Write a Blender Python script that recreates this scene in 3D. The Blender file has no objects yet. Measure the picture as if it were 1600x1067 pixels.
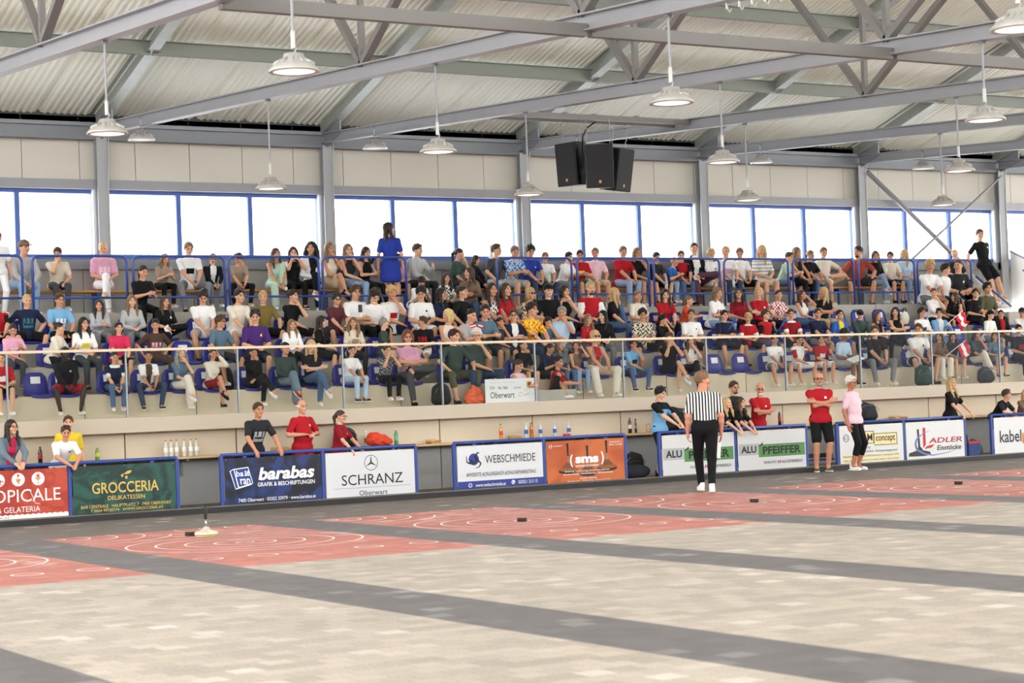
import bpy, bmesh, math, random
import numpy as np
from mathutils import Vector, Matrix

# ------------------------------------------------------------------ camera, sky, exposure
sc = bpy.context.scene
COL = sc.collection
RCAM = np.array([[0.85384547, -0.01828454, 0.52020533],
                 [-0.51911347, 0.0436781, 0.85358856],
                 [-0.03832905, -0.99887832, 0.02780259]])   # columns: image right, image down, forward
CAMZ = 1.55
FOC = 3058.43
cam_d = bpy.data.cameras.new('camera')
cam = bpy.data.objects.new('camera', cam_d)
COL.objects.link(cam)
cam_d.sensor_width = 36.0
cam_d.lens = FOC * 36.0 / 1600.0
cam_d.clip_end = 400
cam_d.dof.use_dof = True
cam_d.dof.focus_distance = 34.0
cam_d.dof.aperture_fstop = 3.2
cam.matrix_world = Matrix([[RCAM[i][0], -RCAM[i][1], -RCAM[i][2], (0, 0, CAMZ)[i]] for i in range(3)] + [[0, 0, 0, 1]])
sc.camera = cam
sc.view_settings.view_transform = 'Standard'
sc.view_settings.look = 'None'
sc.view_settings.gamma = 1.0
sc.view_settings.use_curve_mapping = False
sc.view_settings.exposure = -0.74
wd = bpy.data.worlds.new('sky')
sc.world = wd
wd.use_nodes = True
bg = wd.node_tree.nodes['Background']
bg.inputs[0].default_value = (0.97, 0.985, 1.0, 1)
bg.inputs[1].default_value = 13.0
LAMP_W = 38.0

def ray(x, y):
    return RCAM @ np.array([x - 800.0, y - 533.5, FOC])
def onY(x, y, Y):
    d = ray(x, y)
    return np.array([0, 0, CAMZ]) + d * (Y / d[1])

# ------------------------------------------------------------------ materials
def lin(h):
    h = h.lstrip('#')
    if len(h) == 3: h = ''.join(c * 2 for c in h)
    v = [int(h[i:i + 2], 16) / 255 for i in (0, 2, 4)]
    return tuple(c / 12.92 if c <= .04045 else ((c + .055) / 1.055) ** 2.4 for c in v)
MATS = {}
def nd(t, typ, **kw):
    n = t.nodes.new(typ)
    for k, v in kw.items(): setattr(n, k, v)
    return n
def mat(name, h, rough=.6, metal=0.0, var=.12, scale=9.0, emit=0, bump=0, spec=.4):
    key = (name, h)
    if key in MATS: return MATS[key]
    m = bpy.data.materials.new(name)
    m.use_nodes = True
    t = m.node_tree
    p = t.nodes['Principled BSDF']
    c = lin(h)
    p.inputs['Roughness'].default_value = rough
    p.inputs['Metallic'].default_value = metal
    p.inputs['Specular IOR Level'].default_value = spec
    co = nd(t, 'ShaderNodeTexCoord')
    no = nd(t, 'ShaderNodeTexNoise')
    no.inputs['Scale'].default_value = scale
    no.inputs['Detail'].default_value = 2
    t.links.new(co.outputs['Object'], no.inputs['Vector'])
    mx = nd(t, 'ShaderNodeMix', data_type='RGBA')
    mx.inputs[6].default_value = (*[max(0, x * (1 - var)) for x in c], 1)
    mx.inputs[7].default_value = (*[min(1, x * (1 + var)) for x in c], 1)
    t.links.new(no.outputs[0], mx.inputs[0])
    t.links.new(mx.outputs[2], p.inputs['Base Color'])
    if bump:
        b = nd(t, 'ShaderNodeBump')
        b.inputs['Strength'].default_value = bump
        b.inputs['Distance'].default_value = .02
        t.links.new(no.outputs[0], b.inputs['Height'])
        t.links.new(b.outputs[0], p.inputs['Normal'])
    if emit:
        p.inputs['Emission Color'].default_value = (*c, 1)
        p.inputs['Emission Strength'].default_value = emit
    MATS[key] = m
    return m
def glass_mat(name, tint, fac):
    m = bpy.data.materials.new(name)
    m.use_nodes = True
    t = m.node_tree
    t.nodes.remove(t.nodes['Principled BSDF'])
    o = t.nodes['Material Output']
    tr = nd(t, 'ShaderNodeBsdfTransparent'); tr.inputs[0].default_value = (*tint, 1)
    gl = nd(t, 'ShaderNodeBsdfGlossy'); gl.inputs['Roughness'].default_value = .02
    ge = nd(t, 'ShaderNodeNewGeometry'); dt = nd(t, 'ShaderNodeVectorMath', operation='DOT_PRODUCT')
    t.links.new(ge.outputs['Incoming'], dt.inputs[0]); t.links.new(ge.outputs['Normal'], dt.inputs[1])
    prev = dt.outputs['Value']
    for op, k in (('ABSOLUTE', None), ('SUBTRACT', 1.0), ('POWER', 5.0), ('MULTIPLY_ADD', .96)):
        q = nd(t, 'ShaderNodeMath', operation=op)
        if op == 'SUBTRACT': q.inputs[0].default_value = k; t.links.new(prev, q.inputs[1])
        else:
            t.links.new(prev, q.inputs[0])
            if k: q.inputs[1].default_value = k
            if op == 'MULTIPLY_ADD': q.inputs[2].default_value = .04
        prev = q.outputs[0]
    ml = nd(t, 'ShaderNodeMath', operation='MULTIPLY'); ml.inputs[1].default_value = fac
    t.links.new(prev, ml.inputs[0])
    mx = nd(t, 'ShaderNodeMixShader')
    t.links.new(ml.outputs[0], mx.inputs[0]); t.links.new(tr.outputs[0], mx.inputs[1]); t.links.new(gl.outputs[0], mx.inputs[2])
    t.links.new(mx.outputs[0], o.inputs[0])
    return m

# ------------------------------------------------------------------ mesh helpers
class MB:
    def __init__(s): s.v = []; s.f = []; s.mi = []
    def add(s, vs, fs, mi=0):
        o = len(s.v); s.v += [tuple(v) for v in vs]
        s.f += [tuple(i + o for i in f) for f in fs]; s.mi += [mi] * len(fs)
        return s
    def box(s, x0, x1, y0, y1, z0, z1, mi=0):
        v = [(x, y, z) for x in (x0, x1) for y in (y0, y1) for z in (z0, z1)]
        return s.add(v, [(0, 1, 3, 2), (4, 6, 7, 5), (0, 4, 5, 1), (2, 3, 7, 6), (0, 2, 6, 4), (1, 5, 7, 3)], mi)
    def bar(s, a, b, w, h, mi=0, up=(0, 0, 1)):
        a = Vector(a); b = Vector(b); d = (b - a).normalized(); u = Vector(up)
        if abs(d.dot(u)) > .95: u = Vector((0, 1, 0))
        r = d.cross(u).normalized(); u = r.cross(d)
        v = [p + r * i * w / 2 + u * j * h / 2 for p in (a, b) for i, j in ((-1, -1), (1, -1), (1, 1), (-1, 1))]
        return s.add(v, [(3, 2, 1, 0), (4, 5, 6, 7), (0, 1, 5, 4), (1, 2, 6, 5), (2, 3, 7, 6), (3, 0, 4, 7)], mi)
    def ibeam(s, a, b, w, h, t=.02, mi=0):
        a = Vector(a); b = Vector(b); d = (b - a).normalized(); u = Vector((0, 0, 1)); r = d.cross(u).normalized(); u = r.cross(d)
        s.bar(a + u * (h / 2 - t / 2), b + u * (h / 2 - t / 2), w, t, mi)
        s.bar(a - u * (h / 2 - t / 2), b - u * (h / 2 - t / 2), w, t, mi)
        return s.bar(a, b, t, h - 2 * t, mi)
    def tube(s, pts, r, n=8, mi=0, closed=False, cap=True):
        pts = [Vector(p) for p in pts]; N = len(pts)
        rr = r if isinstance(r, (list, tuple)) else [r] * N
        rings = []; pu = None
        for i, p in enumerate(pts):
            if closed: d = pts[(i + 1) % N] - pts[i - 1]
            else: d = pts[min(i + 1, N - 1)] - pts[max(i - 1, 0)]
            d.normalize()
            if pu is None: pu = Vector((0, 0, 1)) if abs(d.z) < .9 else Vector((0, 1, 0))
            x = d.cross(pu).normalized(); pu = x.cross(d).normalized()
            rings.append([p + (x * math.cos(q) + pu * math.sin(q)) * rr[i] for q in [2 * math.pi * k / n for k in range(n)]])
        vs = [v for R in rings for v in R]; fs = []
        for i in range(N if closed else N - 1):
            j = (i + 1) % N
            for k in range(n):
                l = (k + 1) % n
                fs.append((i * n + k, i * n + l, j * n + l, j * n + k))
        if cap and not closed: fs += [tuple(range(n - 1, -1, -1)), tuple((N - 1) * n + k for k in range(n))]
        return s.add(vs, fs, mi)
    def lathe(s, prof, c=(0, 0, 0), n=16, mi=0):
        cx, cy, cz = c
        vs = [(cx + r * math.cos(2 * math.pi * k / n), cy + r * math.sin(2 * math.pi * k / n), cz + z) for r, z in prof for k in range(n)]
        fs = [(i * n + k, i * n + (k + 1) % n, (i + 1) * n + (k + 1) % n, (i + 1) * n + k) for i in range(len(prof) - 1) for k in range(n)]
        fs += [tuple(range(n - 1, -1, -1)), tuple((len(prof) - 1) * n + k for k in range(n))]
        return s.add(vs, fs, mi)
    def prism(s, poly, y0, y1, mi=0):          # polygon in x,z extruded in y
        n = len(poly)
        vs = [(x, y, z) for y in (y0, y1) for x, z in poly]
        fs = [tuple(range(n)), tuple(range(2 * n - 1, n - 1, -1))] + [(i, i + n, (i + 1) % n + n, (i + 1) % n) for i in range(n)]
        return s.add(vs, fs, mi)
    def mesh(s, name, mats, smooth=False, bevel=0):
        me = bpy.data.meshes.new(name)
        me.from_pydata(s.v, [], s.f)
        for m in mats: me.materials.append(m)
        me.polygons.foreach_set('material_index', s.mi)
        if bevel:
            b = bmesh.new(); b.from_mesh(me)
            bmesh.ops.bevel(b, geom=b.edges[:], offset=bevel, segments=2, affect='EDGES', profile=.6)
            b.to_mesh(me); b.free()
        if smooth: me.polygons.foreach_set('use_smooth', [True] * len(me.polygons))
        me.update()
        return me
    def obj(s, name, mats, parent=None, smooth=False, bevel=0, loc=None):
        if not isinstance(mats, (list, tuple)): mats = [mats]
        return link(name, s.mesh(name, mats, smooth, bevel), parent, loc)
def link(name, me, parent=None, loc=None):
    o = bpy.data.objects.new(name, me)
    COL.objects.link(o)
    if parent: o.parent = parent
    if loc is not None: o.location = loc
    return o
def tag(o, label, cat, group=None):
    o['label'] = label; o['category'] = cat
    if group: o['group'] = group
    return o
def struct(o):
    o['kind'] = 'structure'; return o
def thing(name, label, cat, loc=(0, 0, 0), group=None, rz=0, s=1):
    o = link(name, None, None, loc)
    o.rotation_euler = (0, 0, rz); o.scale = (s, s, s)
    return tag(o, label, cat, group)
def copy_tree(o, parent=None):
    c = o.copy(); COL.objects.link(c)
    if parent: c.parent = parent
    for ch in list(o.children): copy_tree(ch, c)
    return c
TXT = {}
def text(parent, name, s, box, y, m, bold=0, shear=0, fill=False):
    """lettering on a vertical face looking to -y; box = x0,x1,z0,z1"""
    cu = bpy.data.curves.new('t', 'FONT'); cu.body = s; cu.offset = bold; cu.shear = shear; cu.resolution_u = 3
    ob = bpy.data.objects.new('t', cu); COL.objects.link(ob)
    me = bpy.data.meshes.new_from_object(ob.evaluated_get(bpy.context.evaluated_depsgraph_get()))
    bpy.data.objects.remove(ob); bpy.data.curves.remove(cu)
    n = len(me.vertices); a = np.empty(n * 3, 'f'); me.vertices.foreach_get('co', a); a = a.reshape(-1, 3)
    lo = a.min(0); hi = a.max(0); x0, x1, z0, z1 = box
    q = np.empty_like(a)
    q[:, 0] = x0 + (a[:, 0] - lo[0]) / max(1e-6, hi[0] - lo[0]) * (x1 - x0)
    q[:, 2] = z0 + (a[:, 1] - lo[1]) / max(1e-6, hi[1] - lo[1]) * (z1 - z0)
    q[:, 1] = y
    me.vertices.foreach_set('co', q.ravel()); me.materials.clear(); me.materials.append(m); me.update()
    me.name = name
    return link(name, me, parent)

M_STEEL = mat('grey_painted_steel', '96969a', .45, .1, .06, 3)
M_STEELD = mat('slate_blue_steel', '81848a', .5, .1, .06, 3)
M_COLM = mat('light_grey_column', 'a4a6a9', .5, .05, .05, 3)
M_TAUPE = mat('taupe_painted_steel', '75716f', .5, .1, .06, 3)
M_PURL = mat('shaded_purlin_steel', '7f8279', .5, .1, .08, 3)  # galvanised steel darkened: shade on the webs is put into the colour
M_GALV = mat('galvanised_steel', 'a9ada8', .4, .35, .15, 6)
M_ROOF = mat('pale_roof_sheet', 'f6f8ea', .5, .0, .03, 1)
M_PANEL = mat('cream_wall_panel', 'd3cec2', .55, 0, .03, 1)
M_PANELD = mat('grey_wall_panel', 'aaa8a2', .55, 0, .03, 1)
M_BLUE = mat('blue_painted_metal', '3a4f96', .35, .1, .08, 5)
M_WINBLUE = mat('blue_window_frame', '4d66a8', .45, .1, .05, 5)
M_CONC = mat('grey_concrete', 'b3aea4', .85, 0, .14, 2.2, bump=.15)
M_CONCB = mat('beige_concrete', 'cec1a9', .85, 0, .16, 2.0, bump=.12)
M_WALLB = mat('beige_wall_slab', 'cec0ab', .8, 0, .08, 1.6, bump=.08)
M_WALLG = mat('grey_wall_slab', 'a8a7a6', .85, 0, .14, 1.6, bump=.1)
M_FASC = mat('beige_fascia', 'c4b6a3', .5, 0, .04, 1.2)
M_WOOD = mat('varnished_wood', 'b98345', .5, 0, .18, 14)
M_SHELF = mat('light_wood_shelf', 'c9a97c', .55, 0, .12, 12)
M_BLACK = mat('black_plastic', '1b1b1e', .45, 0, .15, 20)
M_RUB = mat('dark_rubber', '2b2a2c', .6, 0, .2, 14)
M_WHITE = mat('white_paint', 'ececec', .5, 0, .03, 5)
M_GLASS = glass_mat('balustrade_glass', (.955, .965, .962), .8)
M_PANE = glass_mat('window_glass', (.97, .98, .99), .8)
# ------------------------------------------------------------------ floor with lanes
def floor_mat():
    m = bpy.data.materials.new('paved_lane_floor'); m.use_nodes = True
    t = m.node_tree; p = t.nodes['Principled BSDF']; L = t.links.new
    co = nd(t, 'ShaderNodeTexCoord'); sx = nd(t, 'ShaderNodeSeparateXYZ'); L(co.outputs['Object'], sx.inputs[0])
    def mth(op, a, b=None, c=None):
        n = nd(t, 'ShaderNodeMath', operation=op)
        for i, v in enumerate((a, b, c)):
            if v is None: continue
            if isinstance(v, (int, float)): n.inputs[i].default_value = v
            else: L(v, n.inputs[i])
        return n.outputs[0]
    def mix(f, a, b):
        n = nd(t, 'ShaderNodeMix', data_type='RGBA')
        if isinstance(f, (int, float)): n.inputs[0].default_value = f
        else: L(f, n.inputs[0])
        for i, v in ((6, a), (7, b)):
            if isinstance(v, str): n.inputs[i].default_value = (*lin(v), 1)
            else: L(v, n.inputs[i])
        return n.outputs[2]
    X, Y = sx.outputs[0], sx.outputs[1]
    # courses of paving stones 0.2 x 0.1
    row = mth('FLOOR', mth('DIVIDE', Y, .2))
    off = mth('MULTIPLY', mth('MODULO', row, 2), .5)
    xs = mth('ADD', mth('DIVIDE', X, .2), off)
    cell = mth('FLOOR', xs)
    cv = nd(t, 'ShaderNodeCombineXYZ'); L(cell, cv.inputs[0]); L(row, cv.inputs[1])
    wn = nd(t, 'ShaderNodeTexWhiteNoise', noise_dimensions='2D'); L(cv.outputs[0], wn.inputs[0])
    big = nd(t, 'ShaderNodeTexNoise'); big.inputs['Scale'].default_value = .55; big.inputs['Detail'].default_value = 3
    L(co.outputs['Object'], big.inputs['Vector'])
    fine = nd(t, 'ShaderNodeTexNoise'); fine.inputs['Scale'].default_value = 45; fine.inputs['Detail'].default_value = 3
    L(co.outputs['Object'], fine.inputs['Vector'])
    thr = mth('SUBTRACT', 1.2, mth('MULTIPLY', big.outputs[0], .56))
    pn_ = nd(t, 'ShaderNodeMath', operation='MULTIPLY', use_clamp=True); L(mth('SUBTRACT', wn.outputs[0], thr), pn_.inputs[0]); pn_.inputs[1].default_value = 6.0
    pale = mth('MULTIPLY', pn_.outputs[0], mth('ADD', .35, mth('MULTIPLY', fine.outputs[0], 1.1)))
    fx = mth('ABSOLUTE', mth('SUBTRACT', mth('FRACT', xs), .5)); fy = mth('ABSOLUTE', mth('SUBTRACT', mth('FRACT', mth('DIVIDE', Y, .2)), .5))
    joint = mth('MAXIMUM', mth('GREATER_THAN', fx, .482), mth('GREATER_THAN', fy, .478))
    ph = mth('FRACT', mth('DIVIDE', mth('SUBTRACT', X, 6.69), 3.715))
    band = mth('LESS_THAN', ph, .234)
    red = mth('MULTIPLY', mth('GREATER_THAN', Y, 17.62), mth('LESS_THAN', Y, 23.75))
    back = mth('GREATER_THAN', Y, 23.75)
    base = mix(red, 'aca093', 'ba6c5d')
    base = mix(band, base, '5f5a5b')
    base = mix(back, base, '6a6057')
    v = mth('ADD', mth('MULTIPLY', wn.outputs[0], .3), mth('MULTIPLY', big.outputs[0], .24))
    v = mth('ADD', mth('ADD', v, .64), mth('MULTIPLY', mth('SUBTRACT', fine.outputs[0], .5), .75))
    hs = nd(t, 'ShaderNodeHueSaturation'); L(base, hs.inputs['Color']); L(v, hs.inputs['Value'])
    c = mix(mth('MULTIPLY', pale, mth('SUBTRACT', .5, mth('MULTIPLY', band, .22))), hs.outputs[0], 'dfd8d4')
    c = mix(mth('MULTIPLY', joint, .38), c, '5a534d')
    L(c, p.inputs['Base Color'])
    p.inputs['Roughness'].default_value = .58
    b = nd(t, 'ShaderNodeBump'); b.inputs['Strength'].default_value = .25; b.inputs['Distance'].default_value = .004
    L(fine.outputs[0], b.inputs['Height']); L(b.outputs[0], p.inputs['Normal'])
    return m
fl = struct(MB().box(-12, 62, -8, 34.4, -.3, 0).obj('floor', floor_mat()))
M_LINE = mat('white_floor_paint', 'f2e9e4', .7, 0, .12, 20)
mk = MB()
def arc(cx, cy, r, lane, a0=0, a1=360, w=.024, ymax=23.72):
    n = max(10, int(abs(a1 - a0) / 6)); prev = None
    for i in range(n + 1):
        a = math.radians(a0 + (a1 - a0) * i / n)
        P = [(cx + q * math.cos(a), cy + q * math.sin(a)) for q in (r - w / 2, r + w / 2)]
        ok = all(lane[0] < x < lane[1] and y < ymax for x, y in P)
        if ok and prev: mk.add([(*prev[0], .003), (*prev[1], .003), (*P[1], .003), (*P[0], .003)], [(0, 1, 2, 3)])
        prev = P if ok else None
LX = [7.56 + 3.715 * i for i in range(-2, 9)]
for x0 in LX:
    x1 = x0 + 2.845; c = x0 + 1.42; ln = (x0 + .03, x1 - .03)
    for r in (.1, .35, .68, 1.01, 1.34): arc(c, 20.75, r, ln)
    for cx in (x0 + .08, x1 - .08):
        for r in (.12, .42, .75, 1.08, 1.4):
            if cx < c: arc(cx, 23.45, r, (x0 + .03, c), -110, 60)
            else: arc(cx, 23.45, r, (c, x1 - .03), 120, 290)
    for dx, dy in ((-1.25, 18.83), (-.65, 18.79), (.55, 18.73), (1.2, 18.7)): arc(c + dx, dy, .15, ln)
o = mk.obj('lane_marking', M_LINE, fl)
# rubber kerb along the front of the boards
kb = thing('kerb', 'long low black rubber kerb lying along the foot of the advertising boards', 'kerb', (0, 26.92, 0))
MB().box(-6, 58, 0, .14, 0, .08).obj('rubber_strip', M_RUB, kb)
MB().box(-6, 58, .14, .26, 0, .086).obj('edge_plank', mat('worn_kerb_edge', '8b7d67', .7, 0, .3, 8), kb)

# ------------------------------------------------------------------ lower wall, fascia, tiers
XA, XB = -2, 56
JX = [8.97 + 1.905 * k for k in range(-5, 24)]
w = MB()
for a, b in zip(JX[:-1], JX[1:]): w.box(a + .012, b - .012, 29.75, 29.95, 0, 1.2)
w.box(XA, XB, 29.78, 29.95, 0, 1.2, 1)
struct(w.obj('wall_lower', [M_WALLB, mat('slab_joint', '6b655c', .9)]))
w = MB()
for a, b in zip(JX[:-1], JX[1:]): w.box(a + .01, b - .01, 29.735, 29.752, 0, .735)
struct(w.obj('wall_base', M_WALLG))
struct(MB().box(XA, XB, 29.55, 29.95, 1.2, 1.44).obj('trim_1', M_FASC, bevel=.008))
M_LEDGE = M_CONCB
steps = [(29.95, 30.24, 1.44), (30.24, 31.09, 1.83), (31.09, 31.94, 2.31), (31.94, 32.8, 2.74), (32.8, 34.25, 3.27)]
t = MB()
for i, (y0, y1, z) in enumerate(steps): t.box(XA, 33.2 if i else XB, y0, 34.25, 0 if i == 0 else steps[i - 1][2] - .02, z, 0 if i < 2 else 1)
for x in [XA + 1.905 * k + .97 for k in range(30)]:
    for i in range(1, 5): t.box(x - .006, x + .006, steps[i][0] - .004, steps[i][0], steps[i - 1][2], steps[i][2] - .01, 2)
struct(t.obj('terrace', [M_CONCB, M_CONC, mat('slab_joint', '6b655c', .9)]))
# aisle steps
def stair(x0, x1, lab):
    s = MB()
    for i in range(1, 5):
        y, z0, z1 = steps[i][0], steps[i - 1][2], steps[i][2]
        s.box(x0, x1, y - .42, y + .02, z0, (z0 + z1) / 2)
    return struct(s.obj('stairs', M_CONC))
stair(17.95, 19.5, ''); stair(32.0, 33.1, '')

# shelf along the wall
sh = thing('wall_shelf', 'long narrow wooden shelf fixed along the beige wall behind the boards', 'shelf', (0, 29.73, .77))
MB().box(-1, 55, -.36, 0, -.02, .015).obj('shelf_board', M_SHELF, sh)
for x in JX[4:21]:
    MB().box(x + .9, x + .94, -.3, 0, -.06, -.021).box(x + .9, x + .94, -.035, 0, -.3, -.06).obj('bracket', M_STEELD, sh)

# glass balustrade: one thing per pane
gl0 = None
for i, x in enumerate(JX[2:20]):
    k = i + 1
    g = thing('glass_panel', 'x', 'glass panel', (x, 29.6, 1.44), 'glass panels of the balustrade')
    MB().box(.012, 1.893, -.008, .008, 0, 1.05).obj('pane', M_GLASS, g)
    g['label'] = 'clear glass balustrade pane with thin joints standing on the beige ledge'
hr = thing('balustrade_rail', 'long beige metal cap rail running along the glass balustrade', 'railing', (0, 29.6, 2.49))
MB().box(-1, 52, -.03, .03, 0, .04).obj('cap_rail', mat('beige_metal_rail', 'd9c3a8', .35, .2), hr)
for x in JX[2:20]: MB().box(x - .012, x + .012, -.02, .02, -1.045, -.001).obj('clip_post', mat('grey_seal', '9aa0a4', .3, .4), hr)

# ------------------------------------------------------------------ rear wall with ribbon windows
YW = 34.0
CX = [7.7, 12.12, 16.63, 21.08, 25.63, 30.15, 34.55, 39.0, 43.5]
CX0 = [3.2] + CX
def seams(mb, x0, x1, z0, z1, y, mi, pitch):
    x = x0
    while x < x1:
        mb.box(x + .006, min(x + pitch, x1) - .006, y, y + .12, z0, z1, mi); x += pitch
w = MB(); w.box(-2, 58, YW + .16, YW + .3, 5.55, 6.9, 1); seams(w, -2, 58, 5.6, 6.9, YW + .1, 0, 1.06)
struct(w.obj('wall_upper', [M_PANEL, mat('panel_seam', '8f8a7e', .9)]))
w = MB(); w.box(-2, 58, YW + .16, YW + .3, 3.2, 4.34, 1); seams(w, -2, 58, 3.27, 4.3, YW + .1, 0, 1.06)
struct(w.obj('wall_sill', [M_PANELD, mat('panel_seam', '8f8a7e', .9)]))
struct(MB().box(-2, 58, YW - .02, YW + .1, 4.12, 4.3).obj('trim_2', M_STEELD))
struct(MB().box(-2, 58, YW - .05, YW + .12, 5.57, 5.74).obj('trim_3', M_STEEL))
eb = MB(); eb.box(-2, 58, YW - .12, YW + .1, 6.46, 6.52); eb.box(-2, 58, YW - .05, YW + .1, 6.52, 6.72); eb.box(-2, 58, YW - .12, YW + .1, 6.70, 6.77)
struct(eb.obj('trim_4', M_STEELD))
struct(MB().box(-2, 58, YW + .1, YW + .2, 6.77, 7.1).obj('trim_5', mat('eaves_gap_shade', '4a4a4c', .8)))  # dark strip standing in for the shaded gap between eaves beam and roof
for i in range(len(CX0) - 1):
    a, b = CX0[i] + .1, CX0[i + 1] - .1
    f = MB()
    f.box(a, b, YW + .1, YW + .18, 4.3, 4.4).box(a, b, YW + .1, YW + .18, 5.5, 5.58)
    for k in range(4):
        x = a + (b - a) * k / 3
        f.box(x - .045, x + .045, YW + .1, YW + .18, 4.4, 5.5)
    wo = struct(link('window_%d' % (i + 1), None, None, (0, 0, 0)))
    f.obj('window_frame', M_WINBLUE, wo)
    for k in range(3):
        x0 = a + (b - a) * k / 3 + .045; x1 = a + (b - a) * (k + 1) / 3 - .045
        MB().box(x0, x1, YW + .135, YW + .145, 4.4, 5.5).obj('pane', M_PANE, wo)

for X in CX0:
    struct(MB().box(X - .14, X + .14, YW + .001, YW + .3, 4.3, 5.57).obj('trim_6', mat('white_reveal', 'dfe2e6', .6, 0, .03)))
# ------------------------------------------------------------------ roof and steel frame
RZ = lambda y: 6.98 + .32 * (34 - y)
RY = 7.0
def roof():
    mb = MB(); x = -8.0; i = 0; xs = []
    while x < 58:
        d = .02
        xs += [(x, 0), (x + .03, -d if i % 8 else .04), (x + .06, -d if i % 8 else .04), (x + .09, 0)]
        x += .125; i += 1
    for (ya, yb) in ((34.4, RY), (RY, -10)):
        za = RZ(ya); zb = RZ(yb) if yb >= RY else RZ(RY) - .32 * (RY - yb)
        if ya == RY: za = RZ(RY)
        vs = []; fs = []
        for px, dz in xs: vs += [(px, ya, za + dz), (px, yb, zb + dz)]
        for k in range(len(xs) - 1): fs.append((2 * k, 2 * k + 2, 2 * k + 3, 2 * k + 1))
        mb.add(vs, fs)
    return struct(mb.obj('ceiling', M_ROOF))
roof()
CH = lambda y: 6.66 - (34.1 - y) * .0615      # middle of the lower chord
def frame(X, lab, i):
    o = thing('roof_truss', lab, 'roof truss', (X, 34.0, 0))
    O = lambda p: (p[0], p[1] - 34.0, p[2])
    MB().ibeam(O((0, 34.1, 6.82)), O((0, RY, 6.82 + .32 * (34.1 - RY))), .2, .3, .02).obj('rafter', M_GALV, o)
    MB().ibeam(O((0, 33.9, CH(33.9))), O((0, 9, CH(9))), .17, .2, .018).obj('lower_chord', M_STEEL, o)
    MB().box(-.1, .1, -.16, -.14, 3.28, 6.5).box(-.012, .012, -.14, -.02, 3.28, 6.5).box(-.1, .1, -.02, -.001, 3.28, 6.5).obj('column', M_COLM, o)
    g = MB().add([(.02, -.1, 6.45), (.02, -.75, 6.45 + .2), (.02, -.75, 6.95), (.02, -.1, 6.75), (-.02, -.1, 6.45), (-.02, -.75, 6.65), (-.02, -.75, 6.95), (-.02, -.1, 6.75)],
             [(0, 1, 2, 3), (7, 6, 5, 4), (0, 4, 5, 1), (1, 5, 6, 2), (2, 6, 7, 3), (3, 7, 4, 0)])
    g.obj('gusset', M_STEELD, o)
    MB().tube([(.1, -.3, 6.95), (.12, -.25, 6.75), (.12, -.18, 6.5), (.1, -.17, 5.8), (.1, -.17, 4.3)], .012, 6).obj('conduit', M_GALV, o)
    for ny in (23.5, 18.1):
        z = CH(ny) + .1
        for (dy, dz) in ((2.75, 3.15), (-4.6, 3.05)):
            MB().bar(O((0, ny, z)), O((0, ny + dy, z + dz)), .09, .11, up=(1, 0, 0)).obj('web_strut', M_TAUPE, o)
        MB().bar(O((0, ny, z)), O((0, ny, RZ(ny) - .4)), .075, .075, up=(1, 0, 0)).obj('web_post', M_TAUPE, o)
    return o
fl_lab = {7.7: 'leftmost steel roof truss with tapering lower chord at the left edge',
 12.12: 'steel roof truss and column behind the woman in the pink top',
 16.63: 'steel roof truss and column left of the standing woman in blue',
 21.08: 'steel roof truss and column just left of the hanging loudspeakers',
 25.63: 'steel roof truss and column right of the hanging loudspeakers',
 30.15: 'steel roof truss and column at the left end of the crossed bracing',
 34.55: 'steel roof truss and column the boy in black leans on',
 39.0: 'rightmost steel roof truss crossing the upper right corner'}
for i, X in enumerate(CX[:8]): frame(X, fl_lab[X], i)
for k, py in enumerate((31.25, 28.65, 26.05, 23.45, 20.85, 18.25)):
    names = ['nearest the windows', 'second up from the windows', 'third up from the windows', 'fourth up from the windows', 'fifth up from the windows', 'topmost in the picture']
    z = RZ(py) - .17
    p = MB()
    xs = [-6] + CX + [56]
    for a, b in zip(xs[:-1], xs[1:]): p.ibeam((a + .02, py, z - .02), (b - .02, py, z - .02), .12, .24, .014)
    tag(p.obj('purlin', M_PURL), 'long grey steel purlin under the roof sheets, ' + names[k], 'purlin')
tie = MB()
for a, b in zip(CX[:-1], CX[1:]): tie.bar((a + .03, 18.02, 5.58), (b - .03, 18.02, 5.58), .1, .14)
tag(tie.obj('tie_beam', M_TAUPE), 'long grey steel tie beam crossing between the lower chords at the top', 'beam')
# crossed bracing between the two right-hand columns
tag(MB().tube([(30.28, 33.8, 6.35), (32.2, 33.82, 4.95), (34.35, 33.82, 3.35)], .055, 10).obj('diagonal_brace', M_STEEL, smooth=True), 'thick grey tube brace slanting down right across the right-hand window', 'brace')
tag(MB().tube([(34.42, 33.72, 6.35), (32.2, 33.72, 4.85), (31.0, 33.72, 4.05)], .03, 8).obj('diagonal_brace', M_STEEL, smooth=True), 'thin grey rod brace crossing behind the thick tube brace', 'brace')

# ------------------------------------------------------------------ high-bay lamps
M_LAMPS = mat('grey_lamp_housing', 'b9b6b2', .4, .3)
M_LENS = mat('lit_lamp_lens', 'fff1e6', .3, 0, 0, 1, emit=2.2)
M_LENSD = mat('unlit_lamp_lens', 'cfd0cc', .3)
lamp_me = MB().lathe([(.04, .16), (.09, .15), (.11, .09), (.19, .045), (.235, .0), (.235, -.02), (.2, -.022), (.195, -.005)], n=24)
for a in range(0, 360, 30):
    c, s = math.cos(math.radians(a)), math.sin(math.radians(a))
    lamp_me.bar((.1 * c, .1 * s, .1), (.19 * c, .19 * s, .052), .012, .03)
lamp_me = lamp_me.mesh('housing', [M_LAMPS], True)
lens_me = MB().lathe([(.001, .0), (.195, .0), (.197, -.012), (.12, -.022), (.001, -.024)], n=24).mesh('lens', [M_LENS], True)
lensd_me = MB().lathe([(.001, .0), (.195, .0), (.197, -.012), (.12, -.022), (.001, -.024)], n=24).mesh('lens', [M_LENSD], True)
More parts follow.
